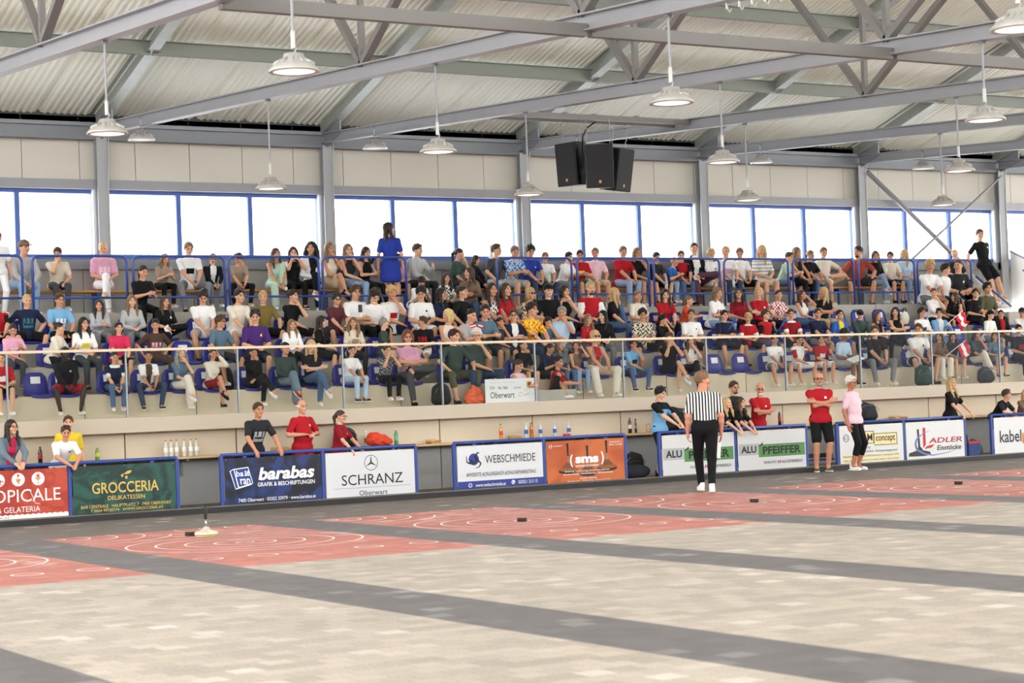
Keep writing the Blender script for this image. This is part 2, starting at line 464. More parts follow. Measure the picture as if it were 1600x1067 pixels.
def hlamp(X, Y, zl, lab):
    zc = CH(Y) - .1
    o = thing('pendant_lamp', lab, 'lamp', (X, Y, zl), 'round factory lamps under the roof')
    link('housing', lamp_me, o)
    short = zc - zl < .5
    link('lens', lensd_me if short else lens_me, o)
    MB().tube([(0, 0, .2), (0, 0, .36)], .022, 8).tube([(0, .0, .15), (.03, 0, .2), (0, 0, .26)], .008, 6).obj('hook', M_LAMPS, o)
    h = max(.38, zc - zl)
    MB().tube([(0, 0, .3), (0, 0, h)], .014, 8).obj('rod', M_STEEL, o)
    MB().box(-.03, .03, -.03, .03, h - .03, h + .0).obj('clamp', M_STEELD, o)
    if not short:
        ld = bpy.data.lights.new('lamp_light', 'AREA'); ld.shape = 'DISK'; ld.size = .38; ld.energy = LAMP_W; ld.color = (1, .97, .93)
        lo = bpy.data.objects.new('lamp_light', ld); COL.objects.link(lo); lo.parent = o; lo.location = (0, 0, -.03)
LN = {(0, 0): 'lit pendant lamp hanging in front of the leftmost column', (0, 1): 'large lit pendant lamp above the leftmost windows, near the top edge',
      (1, 0): 'lit pendant lamp low in front of the cream wall, left of the centre', (1, 1): 'lit pendant lamp above the standing woman in the blue dress', (1, 2): 'large lit pendant lamp right of the loudspeakers, near the top',
      (2, 0): 'lit pendant lamp just left of the loudspeakers', (2, 1): 'lit pendant lamp right of the loudspeakers, under the third truss', (2, 2): 'large lit pendant lamp at the right, above the braced bay',
      (3, 0): 'lit pendant lamp above the windows right of the loudspeakers', (3, 1): 'lit pendant lamp above the bracing, left of the large right lamp', (4, 0): 'lit pendant lamp hanging before the crossed bracing'}
SH = {1: 'small unlit lamp tight under the truss beside the leftmost lamp', 2: 'small unlit lamp tight under the truss in the middle of the cream wall', 3: 'small unlit lamp tight under the truss behind the loudspeakers',
      4: 'small unlit lamp tight under the truss at centre right', 5: 'small unlit lamp tight under the truss at the braced bay', 6: 'small unlit lamp tight under the truss at the right edge'}
for i, X in enumerate(CX[:8]):
    if i in SH: hlamp(X, 31.85, CH(31.85) - .32, SH[i])
    for j, (Y, z) in enumerate(((26.6, 4.78), (21.5, 4.68), (16.5, 4.56), (11.4, 4.45))):
        if i == 0 and j < 2: z -= .06; Y = (21.3, 16.3)[j]
        elif i == 0: continue
        if i == 1 and j == 3: z = 4.45; Y = 11.6
        d = LN.get((i, j))
        if not d: d = 'lit pendant lamp under roof truss %s, %s from the windows' % (['one', 'two', 'three', 'four', 'five', 'six', 'seven', 'eight'][i], ['first', 'second', 'third', 'fourth'][j])
        hlamp(X, Y, z, d)
for i, X in enumerate((3.2, 7.7, 12.12, 16.63, 21.08, 25.63)):
    for Y in (4.5,):
        hlamp(X, Y, 4.4, 'lit pendant lamp over the near end of the hall, row %s' % ['one', 'two', 'three', 'four', 'five', 'six'][i])

# ------------------------------------------------------------------ loudspeakers
br = thing('speaker_bracket', 'pair of grey rails between two trusses carrying the loudspeakers', 'bracket', (0, 28.4, 6.33))
MB().bar((16.75, -.25, 0), (21.3, -.25, 0), .06, .09).obj('rail', M_TAUPE, br)
MB().bar((16.75, .25, .02), (21.3, .25, .02), .06, .09).obj('rail', M_TAUPE, br)
for x in (18.4, 19.0, 19.9): MB().bar((x, -.3, .05), (x, .3, .06), .06, .03).obj('cross_strip', M_STEELD, br)
def speaker(X, Y, z, rz, tilt, lab, logo=True):
    o = thing('loudspeaker', lab, 'loudspeaker', (X, Y, z), 'hanging loudspeakers')
    o.rotation_euler = (math.radians(tilt), 0, math.radians(rz))
    p = [(-.24, -.2), (.24, -.2), (.24, .02), (.13, .22), (-.13, .22), (-.24, .02)]
    vs = [(x, y, zz) for zz in (-.38, .38) for x, y in p]; n = 6
    mb = MB().add(vs, [tuple(range(n - 1, -1, -1)), tuple(range(n, 2 * n))] + [(i, (i + 1) % n, (i + 1) % n + n, i + n) for i in range(n)])
    mb.obj('cabinet', M_BLACK, o, bevel=.015)
    MB().box(-.225, .225, -.215, -.195, -.365, .365).obj('grille', mat('black_grille', '232326', .7, 0, .3, 160), o, bevel=.006)
    MB().box(-.02, .02, -.222, -.214, -.3, -.25).obj('badge', mat('orange_badge', 'd9a070', .5), o)
    for s in (-1, 1): MB().box(s * .25 - .012, s * .25 + .012, -.08, .0, -.1, .1).obj('side_handle', M_RUB, o)
    zt = 6.3 - z
    for s in (-1, 1):
        c = MB(); N = int((zt - .3) / .05)
        for i in range(N):
            q = .36 + i * .05
            c.tube([(s * .2, -.02, q), (s * .2 + (.012 if i % 2 else 0), -.02 + (0 if i % 2 else .012), q + .03), (s * .2, -.02, q + .055)], .007, 5)
        c.obj('chain', M_GALV, o)
speaker(19.13, 28.25, 5.5, -30, 5, 'middle black loudspeaker facing the arena, hanging under the roof')
speaker(19.0, 28.85, 5.6, -75, 4, 'leftmost black loudspeaker of the hanging cluster, seen side on')
speaker(19.72, 28.6, 5.5, 20, 10, 'rightmost black loudspeaker of the hanging cluster, tilted right')
tag(MB().tube([(19.0, 28.55, 5.8), (18.98, 28.5, 6.05), (19.05, 28.45, 6.2), (19.2, 28.4, 6.3)], .016, 7).obj('cable', M_BLACK, smooth=True), 'thick black cable rising from the loudspeakers to the rails', 'cable')

hk = thing('hook_row', 'row of small galvanised hooks under the truss at the top edge', 'hooks', (12.12, 14.6, CH(14.6) - .1))
for i in range(10):
    y = -.9 + i * .2; z = y * .0615
    MB().tube([(0, y, z + .0), (0, y, z - .07), (.03, y, z - .1), (.05, y, z - .06)], .014, 6).obj('hook', M_GALV, hk)
# far side of the hall behind the viewpoint (seen only in reflections), open above; its height is set to limit incoming light
struct(MB().box(-12, 110, -8.2, -8, 0, 5.3).obj('wall_front', mat('dark_rear_wall', '59595c', .8)))
struct(MB().box(-12.2, -12, -8, 34, 0, 6.0).obj('blocker_wall_left', mat('blocker_wall_dark', '77777a', .8)))  # unseen end wall added to keep side light off the floor
# ------------------------------------------------------------------ volumes -> smooth closed surfaces
def V3(*a): return np.array(a, float)
def unit(v): return v / max(1e-9, np.linalg.norm(v))
def nets(D, o, h):
    S = D < 0
    sl = [slice(None, -1), slice(1, None)]
    cnt = np.zeros(tuple(n - 1 for n in D.shape), np.int8)
    for i in (0, 1):
        for j in (0, 1):
            for k in (0, 1): cnt += S[sl[i], sl[j], sl[k]]
    act = (cnt > 0) & (cnt < 8)
    idx = np.argwhere(act)
    vid = np.full(act.shape, -1, np.int32); vid[act] = np.arange(len(idx))
    acc = np.zeros((len(idx), 3)); n = np.zeros(len(idx))
    cor = {(i, j, k): D[idx[:, 0] + i, idx[:, 1] + j, idx[:, 2] + k] for i in (0, 1) for j in (0, 1) for k in (0, 1)}
    for ax in range(3):
        for u in (0, 1):
            for v in (0, 1):
                a = [u, v]; a.insert(ax, 0); b = list(a); b[ax] = 1
                fa = cor[tuple(a)]; fb = cor[tuple(b)]
                m = (fa < 0) != (fb < 0)
                t = fa[m] / (fa[m] - fb[m])
                q = np.tile(np.array(a, float), (m.sum(), 1)); q[:, ax] += t
                acc[m] += q; n[m] += 1
    V = o + h * (idx + acc / n[:, None])
    F = []
    for ax in range(3):
        b, c = (ax + 1) % 3, (ax + 2) % 3
        s = [slice(1, -1)] * 3; s0 = list(s); s1 = list(s)
        s0[ax] = slice(None, -1); s1[ax] = slice(1, None)
        A = S[tuple(s0)]; B = S[tuple(s1)]
        d = np.argwhere(A != B)
        if not len(d): continue
        ins = A[d[:, 0], d[:, 1], d[:, 2]]
        off = np.ones(3, int); off[ax] = 0
        e = d + off
        def cell(db, dc):
            q = e.copy(); q[:, b] += db; q[:, c] += dc
            return vid[q[:, 0], q[:, 1], q[:, 2]]
        f = np.stack([cell(-1, -1), cell(0, -1), cell(0, 0), cell(-1, 0)], 1)
        f[~ins] = f[~ins][:, ::-1]
        F.append(f)
    return V, np.concatenate(F)
def C(a, b, r1, r2=None, k=.03): return ('c', np.array(a, float), np.array(b, float), r1, r1 if r2 is None else r2, k)
def EL(c, r, R=None, k=.03): return ('e', np.array(c, float), np.array(r, float), np.eye(3) if R is None else R, k)
def field(prims, h, cut=None):
    lo = np.full(3, 9.); hi = -lo
    bb = []
    for p in prims:
        if p[0] == 'c':
            r = max(p[3], p[4]); a = np.minimum(p[1], p[2]) - r; b = np.maximum(p[1], p[2]) + r
        else:
            e = np.sqrt(((p[3] * p[2]) ** 2).sum(1)); a = p[1] - e; b = p[1] + e
        bb.append((a, b)); lo = np.minimum(lo, a); hi = np.maximum(hi, b)
    o = lo - 2.5 * h
    n = np.ceil((hi - o) / h).astype(int) + 3
    D = np.full(n, .12, np.float32)
    ax = [o[i] + h * np.arange(n[i]) for i in range(3)]
    for p, (a, b) in zip(prims, bb):
        k = p[-1]; m = k + 2 * h
        s = [slice(max(0, int((a[i] - m - o[i]) / h)), int((b[i] + m - o[i]) / h) + 2) for i in range(3)]
        X, Y, Z = np.meshgrid(ax[0][s[0]], ax[1][s[1]], ax[2][s[2]], indexing='ij')
        if p[0] == 'c':
            A, B, r1, r2 = p[1:5]; d = B - A; L2 = max(1e-9, d @ d)
            x, y, z = X - A[0], Y - A[1], Z - A[2]
            t = np.clip((x * d[0] + y * d[1] + z * d[2]) / L2, 0, 1)
            f = np.sqrt((x - t * d[0]) ** 2 + (y - t * d[1]) ** 2 + (z - t * d[2]) ** 2) - (r1 + (r2 - r1) * t)
        else:
            c, r, R = p[1:4]
            x, y, z = X - c[0], Y - c[1], Z - c[2]
            q = [(R[0, i] * x + R[1, i] * y + R[2, i] * z) / r[i] for i in range(3)]
            l = np.sqrt(q[0] ** 2 + q[1] ** 2 + q[2] ** 2)
            g = np.sqrt((q[0] / r[0]) ** 2 + (q[1] / r[1]) ** 2 + (q[2] / r[2]) ** 2)
            f = l * (l - 1) / np.maximum(g, 1e-6)
        D0 = D[tuple(s)]
        hh = np.clip(.5 + .5 * (f - D0) / k, 0, 1)
        D[tuple(s)] = f + (D0 - f) * hh - k * hh * (1 - hh)
    if cut is not None:
        X, Y, Z = np.meshgrid(*ax, indexing='ij')
        D = cut(D, X, Y, Z).astype(np.float32)
    D[0] = D[-1] = .1; D[:, 0] = D[:, -1] = .1; D[:, :, 0] = D[:, :, -1] = .1
    return D, o
def surf(prims, h, cut=None):
    D, o = field(prims, h, cut)
    return nets(D, o, h)
def npmesh(name, V, F, mats, mi=None):
    me = bpy.data.meshes.new(name)
    me.vertices.add(len(V)); me.vertices.foreach_set('co', np.asarray(V, np.float32).ravel())
    me.loops.add(F.size); me.loops.foreach_set('vertex_index', F.ravel().astype(np.int32))
    me.polygons.add(len(F)); me.polygons.foreach_set('loop_start', np.arange(0, F.size, 4, dtype=np.int32))
    me.polygons.foreach_set('use_smooth', np.ones(len(F), bool))
    for m in mats: me.materials.append(m)
    if mi is not None: me.polygons.foreach_set('material_index', np.asarray(mi, np.int32))
    me.update(calc_edges=True)
    return me
def elc(p, c, r):
    """approximate distance to an ellipsoid on grid p"""
    q = [(p[i] - c[i]) / r[i] for i in range(3)]
    return (np.sqrt(q[0] ** 2 + q[1] ** 2 + q[2] ** 2) - 1) * min(r)

# ------------------------------------------------------------------ head, hands, hair (shared shapes)
HEADS = {}
def head_shape(fem, h):
    key = (fem, h)
    if key in HEADS: return HEADS[key]
    j = .9 if fem else 1.0
    P = [EL((0, .014, .03), (.074, .094, .088)), EL((0, -.02, -.035), (.058 * j, .07, .076), k=.03),
         EL((0, -.066, -.09), (.026 * j, .022, .02), k=.03), C((0, -.086, .016), (0, -.108, -.018), .007, .0125, .012),
         EL((0, -.074, .03), (.05, .018, .012), k=.015), EL((0, -.088, -.05), (.021, .009, .0085), k=.008),
         EL((-.076, .012, -.005), (.011, .02, .031), k=.008), EL((.076, .012, -.005), (.011, .02, .031), k=.008),
         EL((-.042, -.06, -.02), (.024, .024, .024), k=.03), EL((.042, -.06, -.02), (.024, .024, .024), k=.03),
         C((0, .012, -.07), (0, .035, -.16), .047 * j, .05 * j, .03)]
    def cut(D, X, Y, Z):
        for s in (-1, 1):
            e = np.sqrt((X - s * .031) ** 2 + (Y + .097) ** 2 + ((Z - .008) * 1.25) ** 2) - .017
            D = np.maximum(D, -e)
            D = np.minimum(D, np.sqrt((X - s * .031) ** 2 + (Y + .072) ** 2 + (Z - .008) ** 2) - .014)
        return D
    V, F = surf(P, h, cut)
    c = V[F].mean(1); x = np.abs(c[:, 0]); y = c[:, 1]; z = c[:, 2]
    mi = np.zeros(len(F), int)
    mi[(np.abs(x - .031) < .013) & (np.abs(z - .008) < .0075) & (y < -.068)] = 1
    mi[(np.abs(x - .033) < .02) & (np.abs(z - .03) < .0055) & (y < -.06)] = 2
    mi[(x < .021) & (np.abs(z + .05) < .008) & (y < -.08)] = 3
    HEADS[key] = (V, F, mi)
    return HEADS[key]
HANDS = {}
def hand_shape(kind, h):
    """wrist at origin, fingers along +x, palm facing +y; kind: 0 relaxed, 1 curled"""
    key = (kind, h)
    if key in HANDS: return HANDS[key]
    P = [EL((.045, 0, 0), (.05, .015, .038), k=.012), C((-.03, 0, 0), (.02, 0, 0), .026, .025, .02)]
    bend = (.35, .8)[kind]
    for i, (z, L) in enumerate(((.028, .068), (.0095, .078), (-.009, .073), (-.027, .058))):
        a = V3(.083, 0, z); ang = bend * (.6 + .1 * i)
        p = a; d = 0
        for s in (.45, .32, .26):
            d += ang * .75
            q = p + V3(math.cos(d), math.sin(d), (z * .9)) * L * s
            P.append(C(p, q, .0092, .0082, .004)); p = q
    t0 = V3(.02, .004, .03); t1 = V3(.052, .018, .056); t2 = V3(.082, .028, .056 if kind == 0 else .036)
    P += [C(t0, t1, .013, .0105, .01), C(t1, t2, .0105, .0085, .004)]
    V, F = surf(P, h)
    HANDS[key] = (V, F)
    return HANDS[key]
HAIRS = {}
def hair_shape(style):
    if style in HAIRS: return HAIRS[style]
    face = lambda X, Y, Z, zc=-.035, r=(.068, .085, .1): elc((X, Y, Z), (0, -.088, zc), r)
    big = {'z': .0, 's': .008, 'm': .018, 'c': .02}.get(style, .008)
    cap = EL((0, .018, .037), (.080 + big, .1 + big, .09 + big * 1.2))
    n = lambda X, Y, Z: .0035 * np.sin(60 * X + 25 * np.sin(9 * Z)) * np.sin(48 * Y + 10 * Z)
    back = lambda X, Y, Z, a, b: a - b * Y - Z          # >0 below a tilted plane
    h = .0085
    if style in 'zsmc':
        P = [cap]
        if style == 'm': P += [EL((.02, -.035, .118), (.05, .04, .026), k=.025), EL((-.04, -.02, .122), (.04, .045, .025), k=.025), EL((.05, .03, .11), (.04, .05, .03), k=.02)]
        if style == 's': P += [EL((.01, -.05, .108), (.05, .028, .015), k=.025)]
        if style == 'c':
            rr = random.Random(5)
            for i in range(26):
                a = rr.uniform(0, 6.28); e = rr.uniform(-.1, 1.3)
                P.append(EL((.088 * math.cos(a) * math.cos(e), .015 + .1 * math.sin(a) * math.cos(e), .045 + .095 * math.sin(e)), (.024, .024, .024), k=.012))
        lo = {'z': .02, 's': .0, 'm': -.01, 'c': -.005}[style]
        cut = lambda D, X, Y, Z: np.maximum(np.maximum(D + n(X, Y, Z) * (2.6 if style != 'z' else .3), -face(X, Y, Z, -.03, (.07, .085, .108)) + 1.2 * n(X * .8, Z, Y)), back(X, Y, Z, lo, .62))
    elif style == 'x':
        P = [EL((0, .02, .02), (.083, .1, .075))]
        cut = lambda D, X, Y, Z: np.maximum(np.maximum(np.maximum(D, Z - .035), -.062 - Z), -.035 - Y)
    elif style in 'lw':
        P = [cap, EL((0, .07, -.06), (.085, .05, .15), k=.03)]
        amp = .022 if style == 'w' else 0
        for s in (-1, 1):
            q = [V3(s * .076, -.005, .03), V3(s * (.086 + amp), -.01, -.08), V3(s * (.09 + amp), -.045, -.18), V3(s * .082, -.075, -.29)]
            for i in range(3): P.append(C(q[i], q[i + 1], .03 + amp * .4, .03 - .006 * i + amp * .4, .025))
        P += [EL((0, .085, -.2), (.1 + amp, .04, .13), k=.03)]
        f = 3.0 if style == 'w' else 1.2
        cut = lambda D, X, Y, Z: np.maximum(D + f * .0035 * np.sin(90 * X + 12 * np.sin(11 * Z)) * np.sin(70 * Y), -face(X, Y, Z, -.05, (.064, .1, .13)))
    elif style == 'b':
        P = [EL((0, .02, .035), (.092, .112, .104)), EL((0, .05, -.05), (.092, .07, .085), k=.02)]
        P += [C((s * .08, -.02, .02), (s * .08, -.03, -.1), .026, .02, .02) for s in (-1, 1)]
        cut = lambda D, X, Y, Z: np.maximum(np.maximum(D + n(X, Y, Z), -face(X, Y, Z, -.05, (.062, .1, .12))), -.115 - Z)
    elif style in 'pn':
        P = [EL((0, .02, .036), (.08, .102, .093))]
        if style == 'p': P += [C((0, .105, .05), (0, .15, -.02), .03, .034, .02), C((0, .15, -.02), (.01, .13, -.2), .034, .016, .02), C((.075, -.03, .02), (.078, -.035, -.06), .008, .005, .01)]
        else: P += [EL((0, .1, .085), (.045, .045, .042), k=.012)]
        cut = lambda D, X, Y, Z: np.maximum(np.maximum(D + .5 * n(X, Y, Z), -face(X, Y, Z)), np.minimum(back(X, Y, Z, .005, .6), .08 - Y))
    V, F = surf(P, h, cut)
    HAIRS[style] = npmesh('hair', V, F, [None])
    return HAIRS[style]
ACC = {}
def acc_mesh(kind):
    if kind in ACC: return ACC[kind]
    if kind == 'cap':
        P = [EL((0, .016, .045), (.09, .11, .094)), EL((0, -.115, .05), (.07, .075, .012), k=.02)]
        V, F = surf(P, .008, lambda D, X, Y, Z: np.maximum(D, .04 - .25 * np.maximum(Y, 0) - Z))
        me = npmesh('cap', V, F, [None])
    elif kind == 'glasses':
        mb = MB()
        for s in (-1, 1):
            mb.tube([(s * .032 + .022 * math.cos(a), -.103, .006 + .017 * math.sin(a)) for a in [k * math.pi / 7 for k in range(14)]], .0026, 5, closed=True)
            mb.tube([(s * .054, -.1, .01), (s * .078, -.06, .01), (s * .082, .015, .008)], .003, 5)
        mb.tube([(-.01, -.106, .01), (.01, -.106, .01)], .003, 5)
        me = mb.mesh('glasses', [None], True)
    elif kind == 'sun':
        mb = MB()
        for s in (-1, 1):
            mb.lathe([(.001, -.003), (.022, -.003), (.024, 0), (.022, .003), (.001, .003)], n=12)
        n = len(mb.v) // 2
        mb.v = [((-.03 if i < n else .03) + v[0], -.104 + v[2], .008 + v[1]) for i, v in enumerate(mb.v)]
        for s in (-1, 1): mb.tube([(s * .054, -.1, .01), (s * .08, -.06, .01), (s * .084, .015, .008)], .0035, 5)
        me = mb.mesh('sunglasses', [None], True)
    elif kind == 'beard':
        P = [EL((0, -.055, -.085), (.045, .045, .03)), EL((0, -.092, -.04), (.028, .012, .007), k=.01)]
        V, F = surf(P, .006); me = npmesh('beard', V, F, [None])
    elif kind == 'tache':
        V, F = surf([C((-.022, -.094, -.042), (0, -.104, -.034), .006, .008, .01), C((.022, -.094, -.042), (0, -.104, -.034), .006, .008, .01)], .004); me = npmesh('moustache', V, F, [None])
    ACC[kind] = me
    return me
# shoe: heel at y=.06, toe at y=-.2, sole at z=-.08 (origin = ankle)
def shoe_mesh():
    up = [EL((0, .01, -.035), (.038, .05, .045)), EL((0, -.09, -.05), (.043, .085, .032), k=.03), C((0, .015, 0), (0, .02, .03), .04, .04, .02)]
    V, F = surf(up, .01, lambda D, X, Y, Z: np.maximum(np.maximum(D, -.066 - Z), Z - .035))
    so = [EL((0, -.04, -.07), (.046, .14, .03))]
    V2, F2 = surf(so, .01, lambda D, X, Y, Z: np.maximum(np.maximum(D, Z + .058), -.084 - Z))
    me = npmesh('shoe', np.concatenate([V, V2]), np.concatenate([F, F2 + len(V)]), [None, None], np.r_[np.zeros(len(F)), np.ones(len(F2))])
    return me
SHOE = shoe_mesh()

# ------------------------------------------------------------------ poses
def ik(a, t, l1, l2, pole):
    d = t - a; L = np.linalg.norm(d)
    if L > (l1 + l2) * .985: t = a + d / L * (l1 + l2) * .985; L = (l1 + l2) * .985; d = t - a
    if L < abs(l1 - l2) + .05: t = a + unit(d) * (abs(l1 - l2) + .05); d = t - a; L = np.linalg.norm(d)
    x = (l1 * l1 - l2 * l2 + L * L) / (2 * L)
    y = math.sqrt(max(0, l1 * l1 - x * x))
    u = unit(d); p = unit(pole - u * (pole @ u))
    return a + u * x + p * y, t
def skeleton(stand, legs, arms, lean, seath, fem, mirror):
    J = {}
    th = math.radians(lean)
    zp = .90 if stand else .10
    P = V3(0, (.03 + .1 * math.sin(th)) if stand else 0, zp)
    u = V3(0, -math.sin(th), math.cos(th)); w = V3(0, -math.cos(th), -math.sin(th))
    th2 = th * .45
    uh = V3(0, -math.sin(th2), math.cos(th2))
    sw = .15 if fem else .172
    J['P'] = P; J['u'] = u; J['w'] = w
    J['neck'] = P + u * .485
    J['head'] = J['neck'] + uh * .165 + V3(0, -.012, 0)
    fz = -seath + .085
    for s in (-1, 1):
        H = P + V3(s * .088, 0 if stand else -.02, -.01)
        S = P + u * .425 + V3(s * sw, 0, 0)
        lp = V3(s * .12, -1, .9)
        if stand:
            A = V3(s * .1, .03, .085); lp = V3(s * .15, -1, 0)
            if legs == 'v': A = V3(s * .045, -.24 if s > 0 else .2, .1)
            if legs == 'o': A = V3(s * .19, .04, .085)
            if legs == 'a': A = V3(.02 + s * .05, -.38 - s * .08, .085)
        elif legs == 'n': A = V3(s * .11, -.42, fz)
        elif legs == 'w': A = V3(s * .19, -.42, fz); lp = V3(s * .6, -1, .9)
        elif legs == 'f': A = V3(s * .1, -.6, fz)
        elif legs == 'b': A = V3(s * .12, -.26, fz)
        elif legs == 'x':
            A = V3(-.02, -.42, fz) if s < 0 else V3(-.13, -.66, -.1); lp = V3(0, -1, .9) if s < 0 else V3(-.25, -.6, 1.2)
        elif legs == 'k':
            A = V3(-.1, -.42, fz) if s < 0 else V3(-.13, -.4, .2); lp = V3(-.3, -1, .9) if s < 0 else V3(1.2, -.5, .25)
        elif legs == 'u':
            A = V3(-.1, -.42, fz) if s < 0 else V3(.12, -.3, .0 + .09); lp = V3(s * .12, -.6, 1)
        elif legs == 'g': A = V3(s * .1, -.26, .09 - seath); lp = V3(s * .25, -.5, 1)
        K, A = ik(H, A, .43, .42, lp)
        J['H', s], J['K', s], J['A', s] = H, K, A
        hc = J['head']; kz = J['K', s]
        pole = V3(s * .8, .5, -.7); grip = 0; pn = V3(0, .2, -1)
        X = V3(1, 0, 0)
        if stand:
            if arms == 'a': W = S + V3(s * .08, -.03, -.5); pole = V3(s * .4, 1, 0); pn = V3(-s, 0, 0)
            elif arms == 'x': W = P + u * .27 + w * .2 - X * s * .12; pole = V3(s, -.1, -.6); pn = V3(-s * .3, .8, 0)
            elif arms == 'r': W = V3(s * .24, -.36, .89); pole = V3(s, .6, -.2); grip = 1
            elif arms == 'R': W = V3(s * .07, -.47, .92); pole = V3(s, -.2, -.6)
            elif arms == 'b': W = S + V3(s * .14, .12, -.47); pole = V3(s, .6, 0)
            elif arms == 'h': W = P + u * .2 + w * .17 + X * s * .12; pole = V3(s, .6, -.2); grip = 1
            elif arms == 'i':
                W = S + V3(s * .06, -.05, -.5); pole = V3(s * .4, 1, 0); pn = V3(-s, 0, 0); grip = 1 if s > 0 else 0
        else:
            if arms == 'l': W = P + w * .2 + X * s * .07 + V3(0, -.1 - .1 * math.sin(th), .1); W[2] = max(W[2], .2); pn = V3(-s * .4, 0, -1)
            elif arms == 'k': W = V3(s * .05, -.5, .30); pole = V3(s * .5, .1, -1); pn = V3(-s, 0, -.3); grip = 1
            elif arms == 'd': W = V3(s * .06, -.47, .08); pole = V3(s, .2, 0); pn = V3(-s, 0, 0)
            elif arms == 'h': W = kz + V3(-s * .02, .1, .075); pole = V3(s, .5, 0)
            elif arms == 's': W = V3(s * .2, .0, .13); pole = V3(s, .35, .1); grip = 1
            elif arms == 'p': W = P + w * .33 + u * .24 + X * s * .05; pole = V3(s * .8, .2, -1); pn = V3(-s * .6, .6, .5); grip = 1
            elif arms == 'x': W = P + u * .25 + w * .2 - X * s * .12; pole = V3(s, -.1, -.6); pn = V3(-s * .3, .8, 0)
            elif arms == 'f': W = hc + V3(s * .07, -.13, -.14); pole = V3(s * .5, -.5, -1); pn = V3(-s * .3, 1, 0)
            elif arms in 'cCt':
                if (s > 0) == (arms != 'C'): W = hc + V3(s * .03, -.12, -.17 if arms != 't' else -.02); pole = V3(s * .4, -.5, -1); pn = V3(0, 1, .3); grip = 1
                elif arms == 'C': W = kz + V3(-s * .02, .12, .075)
                else: W = P + w * .26 + u * .12 - X * s * .08; pole = V3(s, .1, -.6)
                if arms == 't' and s > 0: W = hc + V3(.09, -.1, -.06)
            elif arms == 'q':    # one hand raised in front, other in the lap
                if s > 0: W = P + w * .34 + u * .36 + X * .12; pole = V3(.6, 0, -1); pn = V3(-.6, .6, .3); grip = 1
                else: W = P + w * .26 + u * .12 + X * .06; pole = V3(s, .1, -.6)
        E, W = ik(S, W, .275, .25, pole)
        J['S', s], J['E', s], J['W', s] = S, E, W
        J['grip', s] = grip; J['pn', s] = pn
    if mirror:
        M = V3(-1, 1, 1)
        J = {k: (v * M if isinstance(v, np.ndarray) else v) for k, v in J.items()}
    return J
def frame3(J):
    return np.stack([V3(1, 0, 0), -J['w'], J['u']], 1)     # columns x, back, up
def torso(J, fem, fat, g):
    P, u, w = J['P'], J['u'], J['w']; R = frame3(J)
    b = -w
    f = 1 + .22 * fat
    T = [EL(P + u * .0, V3(.158 * (1 + .05 * fat), .115, .105) + g, R, .05),
         EL(P + u * .16 + w * .035 * fat, V3((.122 if fem else .132) * f, .095 * (f + .25 * fat), .14) + g, R, .06),
         EL(P + u * .31 + w * .01, V3(.143 if fem else .155, .105, .17) + g, R, .05)]
    for s in (-1, 1):
        T.append(C(P + u * .405 + b * .005, J['S', s] - u * .008, .072 + g, .045 + g, .05))
        if fem == 1: T.append(EL(P + u * .30 + w * .085 + V3(s * .062, 0, 0), V3(.055, .045, .055) + g, R, .04))
    return T
BODY = {}
def body_arrays(key, J, fem, fat, hs, h):
    if key in BODY: return BODY[key]
    T = torso(J, fem, fat, -.006)
    T.append(C(J['neck'] - J['u'] * .03, J['head'] + V3(0, .02, -.06), .052 if not fem else .046, .05 if not fem else .043, .03))
    a = .9 if fem else 1.0
    for s in (-1, 1):
        S, E, W, H, K, A = (J[q, s] for q in 'SEWHKA')
        T += [C(S, E, .046 * a, .037 * a, .03), C(E, E + (W - E) * .35, .038 * a, .038 * a, .02), C(E + (W - E) * .35, W, .038 * a, .026 * a, .02)]
        T += [C(H, K, .078 * (1 + .1 * fat), .05, .03), C(K, K + (A - K) * .35, .05, .053, .02), C(K + (A - K) * .35, A, .053, .034, .02)]
        T.append(C(A, A + V3(0, -.09, -.05), .034, .03, .02))
    V, F = surf(T, h)
    parts = [(V, F)]
    for s in (-1, 1):
        hv, hf = hand_shape(J['grip', s], hs)
        x = unit(J['W', s] - J['E', s]); n = J['pn', s]; y = unit(n - x * (n @ x)); z = np.cross(x, y)
        hv = hv.copy()
        thumb_dir = V3(-s if (J['S', 1][0] > 0) else s, 0, .6)
        if z @ thumb_dir < 0: hv[:, 2] *= -1; hf = hf[:, ::-1]
        parts.append((J['W', s] + hv @ np.stack([x, y, z]) * .95, hf))
    n = 0; Vs = []; Fs = []
    for v, f in parts: Vs.append(v); Fs.append(f + n); n += len(v)
    BODY[key] = (np.concatenate(Vs), np.concatenate(Fs))
    return BODY[key]
CLOTH = {}
